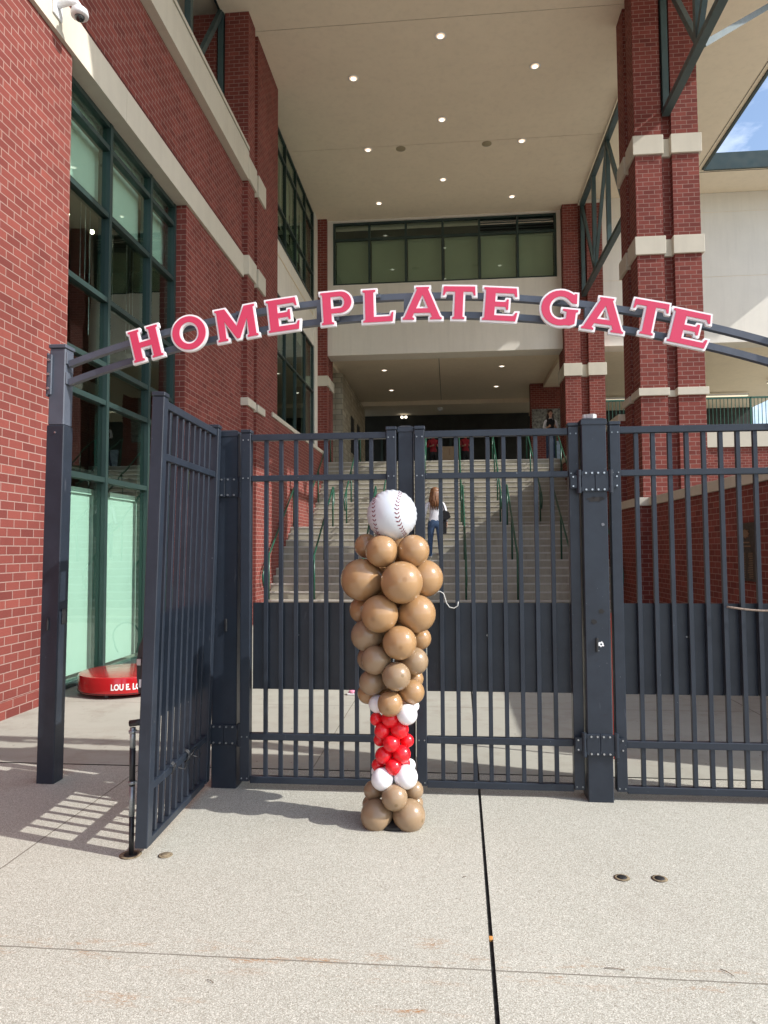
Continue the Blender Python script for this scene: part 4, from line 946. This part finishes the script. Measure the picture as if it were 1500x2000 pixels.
# ------------------------------------------------------------------ people
def skin_mesh(name, verts, edges, radii, mats, parent=None, sub=2, matfn=None):
    me = bpy.data.meshes.new(name); me.from_pydata([tuple(v) for v in verts], edges, []); ob = bpy.data.objects.new(name, me); COL.objects.link(ob)
    ob.modifiers.new('skin', 'SKIN'); ob.modifiers[0].use_smooth_shade = True
    sv = me.skin_vertices[0].data
    for i, r in enumerate(radii): sv[i].radius = r if isinstance(r, tuple) else (r, r)
    sv[0].use_root = True
    s = ob.modifiers.new('sub', 'SUBSURF'); s.levels = sub; s.render_levels = sub
    bpy.context.view_layer.update(); dg = bpy.context.evaluated_depsgraph_get()
    m2 = bpy.data.meshes.new_from_object(ob.evaluated_get(dg)); bpy.data.objects.remove(ob)
    o = bpy.data.objects.new(name, m2); COL.objects.link(o); m2.materials.clear()
    for m_ in mats: m2.materials.append(m_)
    if matfn:
        for p in m2.polygons: p.material_index = matfn(p.center)
    for p in m2.polygons: p.use_smooth = True
    return o
def person(label, loc, heading, top, pants, hair, hairlen, H=1.66, stride=.0, arms='down', vest=False, lift=0):
    """built facing -y, feet at z=0"""
    k = H / 1.66; V = []; E = []; R = []
    def a(v, r, p=None):
        V.append(Vector(v) * k); R.append((r[0] * k, r[1] * k) if isinstance(r, tuple) else r * k)
        if p is not None: E.append((p, len(V) - 1))
        return len(V) - 1
    pel = a((0, 0, .90), (.145, .105)); wst = a((0, 0, 1.05), (.115, .085), pel); ch = a((0, -.005, 1.24), (.145, .10), wst); nk0 = a((0, .0, 1.38), (.075, .06), ch); nk = a((0, -.01, 1.45), .046, nk0)
    hd0 = a((0, -.025, 1.52), (.062, .070), nk); hd = a((0, -.025, 1.60), (.072, .085), hd0); hd2 = a((0, -.01, 1.66), (.050, .060), hd)
    for s in (-1, 1):
        st_ = stride * s
        hip = a((.085 * s, 0, .82), (.085, .09), pel); kn = a((.095 * s, -.02 - st_ * .5 - (lift if s > 0 else 0) * .8, .48 + (lift if s > 0 else 0) * .6), .058, hip); an = a((.10 * s, .03 - st_, .10 + (lift if s > 0 else 0)), .042, kn)
        ft = a((.105 * s, -.04 - st_, .05 + (lift if s > 0 else 0)), (.042, .036), an); a((.115 * s, -.15 - st_, .03 + (lift if s > 0 else 0)), (.036, .022), ft)
        sh = a((.165 * s, .0, 1.345), .055, ch)
        if arms == 'down': el = a((.225 * s, .02, 1.08), .040, sh); wr = a((.235 * s, -.04, .86), .027, el)
        else: el = a((.215 * s, -.0, 1.09), .042, sh); wr = a((.12 * s, -.22, 1.10), .028, el)
        hd_ = (.24 * s, -.055, .80) if arms == 'down' else (.09 * s, -.28, 1.11)
        hn = a(hd_, (.032, .018), wr)
        dv = (Vector(hd_) - V[wr] / k).normalized()
        for q in range(4):
            off = Vector((0, (q - 1.5) * .018, 0)) if arms == 'down' else Vector((0, 0, (q - 1.5) * .018))
            b0 = a(Vector(hd_) + off + dv * .03, .0085, hn); a(Vector(hd_) + off + dv * (.075 - .006 * abs(q - 1.5)) + Vector((-.012 * s, 0, 0)), .0070, b0)
        b0 = a(Vector(hd_) + (Vector((-.004 * s, -.035, -.005)) if arms == 'down' else Vector((0, -.01, .04))), .0095, hn); a(Vector(hd_) + (Vector((-.006 * s, -.05, -.035)) if arms == 'down' else Vector((0, -.04, .055))), .0075, b0)
    t = thing('person', label, 'person', loc)
    def mf(c):
        z = c.z / k; x = abs(c.x) / k
        if z > 1.425: return 0
        if arms == 'down' and x > .19 and z < .90: return 0
        if arms != 'down' and c.y / k < -.16 and z > .98: return 0
        if z > .93: return 4 if (vest and x < .135 and z < 1.40) else 1
        if z > .095 + 0: return 2
        return 3
    b = skin_mesh('body', V, E, R, [SKIN, top, pants, SHOE, BLKCL], matfn=mf)
    b.parent = t; t.rotation_euler = (0, 0, heading)
    # face details and hair
    f = MB(); f.ball((0, -.118 * k, 1.585 * k), .014 * k, 10, 8)
    nz_ = f.build('nose', SKIN, None, True); nz_.parent = t
    for s in (-1, 1):
        e_ = MB().ball((.030 * s * k, -.103 * k, 1.605 * k), .010 * k, 8, 6).build('eye', BLKCL, None, True); e_.parent = t
        e_ = MB().ball((.076 * s * k, -.02 * k, 1.59 * k), .018 * k, 8, 6).build('ear', SKIN, None, True); e_.parent = t
    mo = MB().bbox(-.022 * k, .022 * k, -.112 * k, -.100 * k, 1.548 * k, 1.556 * k, .003).build('mouth', REDSH, None); mo.parent = t
    h = MB(); h.ball((0, .012 * k, 1.632 * k), .095 * k, 24, 14)
    n = 22
    for i in range(n):
        th = PI * (-.08 + 1.16 * i / (n - 1)); x = .083 * math.cos(th); y = .012 + .078 * math.sin(th); L = hairlen * (.88 + .12 * math.sin(i * 2.1))
        sp = 1.25 + .1 * math.sin(i * 1.7)
        h.tube([Vector((x * .8, y * .9, 1.66)) * k, Vector((x, y + .01, 1.58)) * k, Vector((x * sp, y * 1.3 + .02, 1.58 - L * .5)) * k, Vector((x * .95 * sp, y * 1.2 + .02, 1.58 - L)) * k], .02, 7, radii=[.02 * k, .022 * k, .021 * k, .005 * k])
    ho = h.build('hair', hair, None, True); ho.parent = t
    return t
yk, zk = nose(6)
ww = at(846, 1093, y=yk + .12)
person('woman with long light brown hair, white top and jeans climbing the stairs', (at(850, 1040, y=yk + .12).x, yk + .13, zk), PI + .12, WSHIRT, DENIM, HAIRB, .42, 1.58, .10, 'down', lift=.0).scale = (1.14, 1.05, 1)
wx = at(850, 1040, y=yk + .12).x
t = thing('handbag', 'black shoulder bag hanging at the right side of the climbing woman', 'bag', (wx + .30, yk + .1, zk + .75))
vs, fs = prism([(-.10, -.02), (.06, -.06), (.17, .02), (.12, .16), (-.02, .21), (-.09, .12)], [], lambda u, v, d: Vector((wx + .215 + u * .8, d, zk + .94 + v * .85)), yk + .04, yk + .15); MB().add(vs, fs).build('pouch', BLKCL, t)
vs, fs = prism([(-.05, -.62), (.05, -.60), (.06, -.2), (.0, -.02), (-.05, -.1)], [], lambda u, v, d: Vector((wx + .215 + u * .8, d, zk + .96 + v * .62)), yk + .06, yk + .11); MB().add(vs, fs).build('hanging_jacket', BLKCL, t)
MB().tube([(wx + .24, yk + .08, zk + 1.02), (wx + .19, yk + .09, zk + 1.22), (wx + .15, yk + .12, zk + 1.34), (wx + .26, yk + .14, zk + 1.1)], .009, 8).build('strap', BLKCL, t, True)
pt = at(1078, 897, z=4.285); 
person('dark haired woman in white shirt and black vest at the top right of the stairs', (at(1076, 880, y=22.9).x, 22.9, 4.285), .05, WSHIRT, DENIM, HAIRD, .30, 1.64, .06, 'front', True)
person('person in a red shirt standing behind the cardboard box at the stair top', (at(846, 880, y=27).x, 27, 4.285), .3, REDSH, BLKCL, HAIRD, .12, 1.72, .0, 'front')
person('person in a red shirt and black trousers right of the cardboard box', (at(909, 880, y=27).x, 27, 4.285), .2, REDSH, BLKCL, HAIRD, .14, 1.7, .03, 'front')
ba = at(857, 903, y=23.0); bw_ = .33
t = thing('cardboard_box', 'large brown cardboard box standing at the top of the stairs', 'box', (at(878, 885, y=25.5).x, 25.7, 4.285))
x_ = at(878, 885, y=25.5).x
MB().bbox(x_ - .37, x_ + .37, 25.5, 26.1, 4.287, 5.22, .008).build('carton', CARD, t); MB().box(x_ - .025, x_ + .025, 25.497, 25.499, 4.9, 5.12).box(x_ - .07, x_ + .07, 25.496, 25.498, 5.121, 5.14).build('tape', mat('brown tape', (.28, .17, .08), .4), t)
# blue board added in place of the sky view through the rear doors
t = thing('sky_view_board', 'blue white board standing in for the sky seen through doors behind the woman', 'board', (at(1089, 870, y=24).x, 24, 4.285)); x_ = at(1087, 870, y=24).x
MB().bbox(x_ - .22, x_ + .22, 24.0, 24.05, 4.287, 5.12, .004).build('board', mat('sky view blue', (.45, .62, .85), .5, var=.5, vscale=6), t)
# pink shoe seen under the kick panel
c = at(690, 1357, z=0)
t = thing('pink_shoe', 'pink shoe seen under the gate panel left of the balloon column', 'shoe', (c.x, c.y, 0))
MB().bbox(c.x - .06, c.x + .10, c.y - .04, c.y + .04, .0, .022, .006).build('sole', WHITEP, t); MB().ball((c.x + .05, c.y, .03), .045, 16, 10, squash=.8).ball((c.x - .01, c.y, .03), .04, 16, 10, squash=.7).build('upper', PINKS, t, True)
# black hoop stand beyond the left gate post
c = at(409, 1276, z=0)
t = thing('hoop_stand', 'black steel hoop stand on the plaza left of the wide gate post', 'stand', (c.x, c.y, 0))
MB().tube([(c.x - .02, c.y, 0), (c.x + .03, c.y, .10)] + [(c.x - .14 + .20 * math.cos(a), c.y, .24 + .20 * math.sin(a)) for a in [math.radians(d) for d in range(-30, 205, 15)]] + [(c.x - .30, c.y, 0)], .012, 10).build('hoop', BLACKP, t, True)
# small litter on the pavement
t = mat('dead grass', (.12, .08, .05), .9)
for (px, py, L, a) in ((1407, 1894, .05, -.9), (1180, 1892, .07, -.1), (903, 1715, .02, .6), (405, 1915, .03, -.5)):
    c = at(px, py, z=0); o = MB().tube([(c.x, c.y, .003), (c.x + L * .5 * math.cos(a), c.y + L * .5 * math.sin(a), .006), (c.x + L * math.cos(a), c.y + L * math.sin(a), .003)], .0013, 5).build('twig', t, None, True)
    tag(o, {1407: 'dark twig lying on the pavement at the lower right', 1180: 'thin curved twig on the cross joint right of the dark joint', 903: 'tiny twig on the pavement right of the balloon column', 405: 'small twig on the pavement at the lower left'}[px], 'twig', 'twigs on the pavement')
c = at(953, 1831, z=0); o = MB().bbox(JX(c.y) - .008, JX(c.y) + .008, c.y - .012, c.y + .012, -.02, .001, .002).build('orange_chip', mat('orange chip', (.55, .25, .06), .7)); tag(o, 'small orange chip wedged in the dark pavement joint', 'chip')
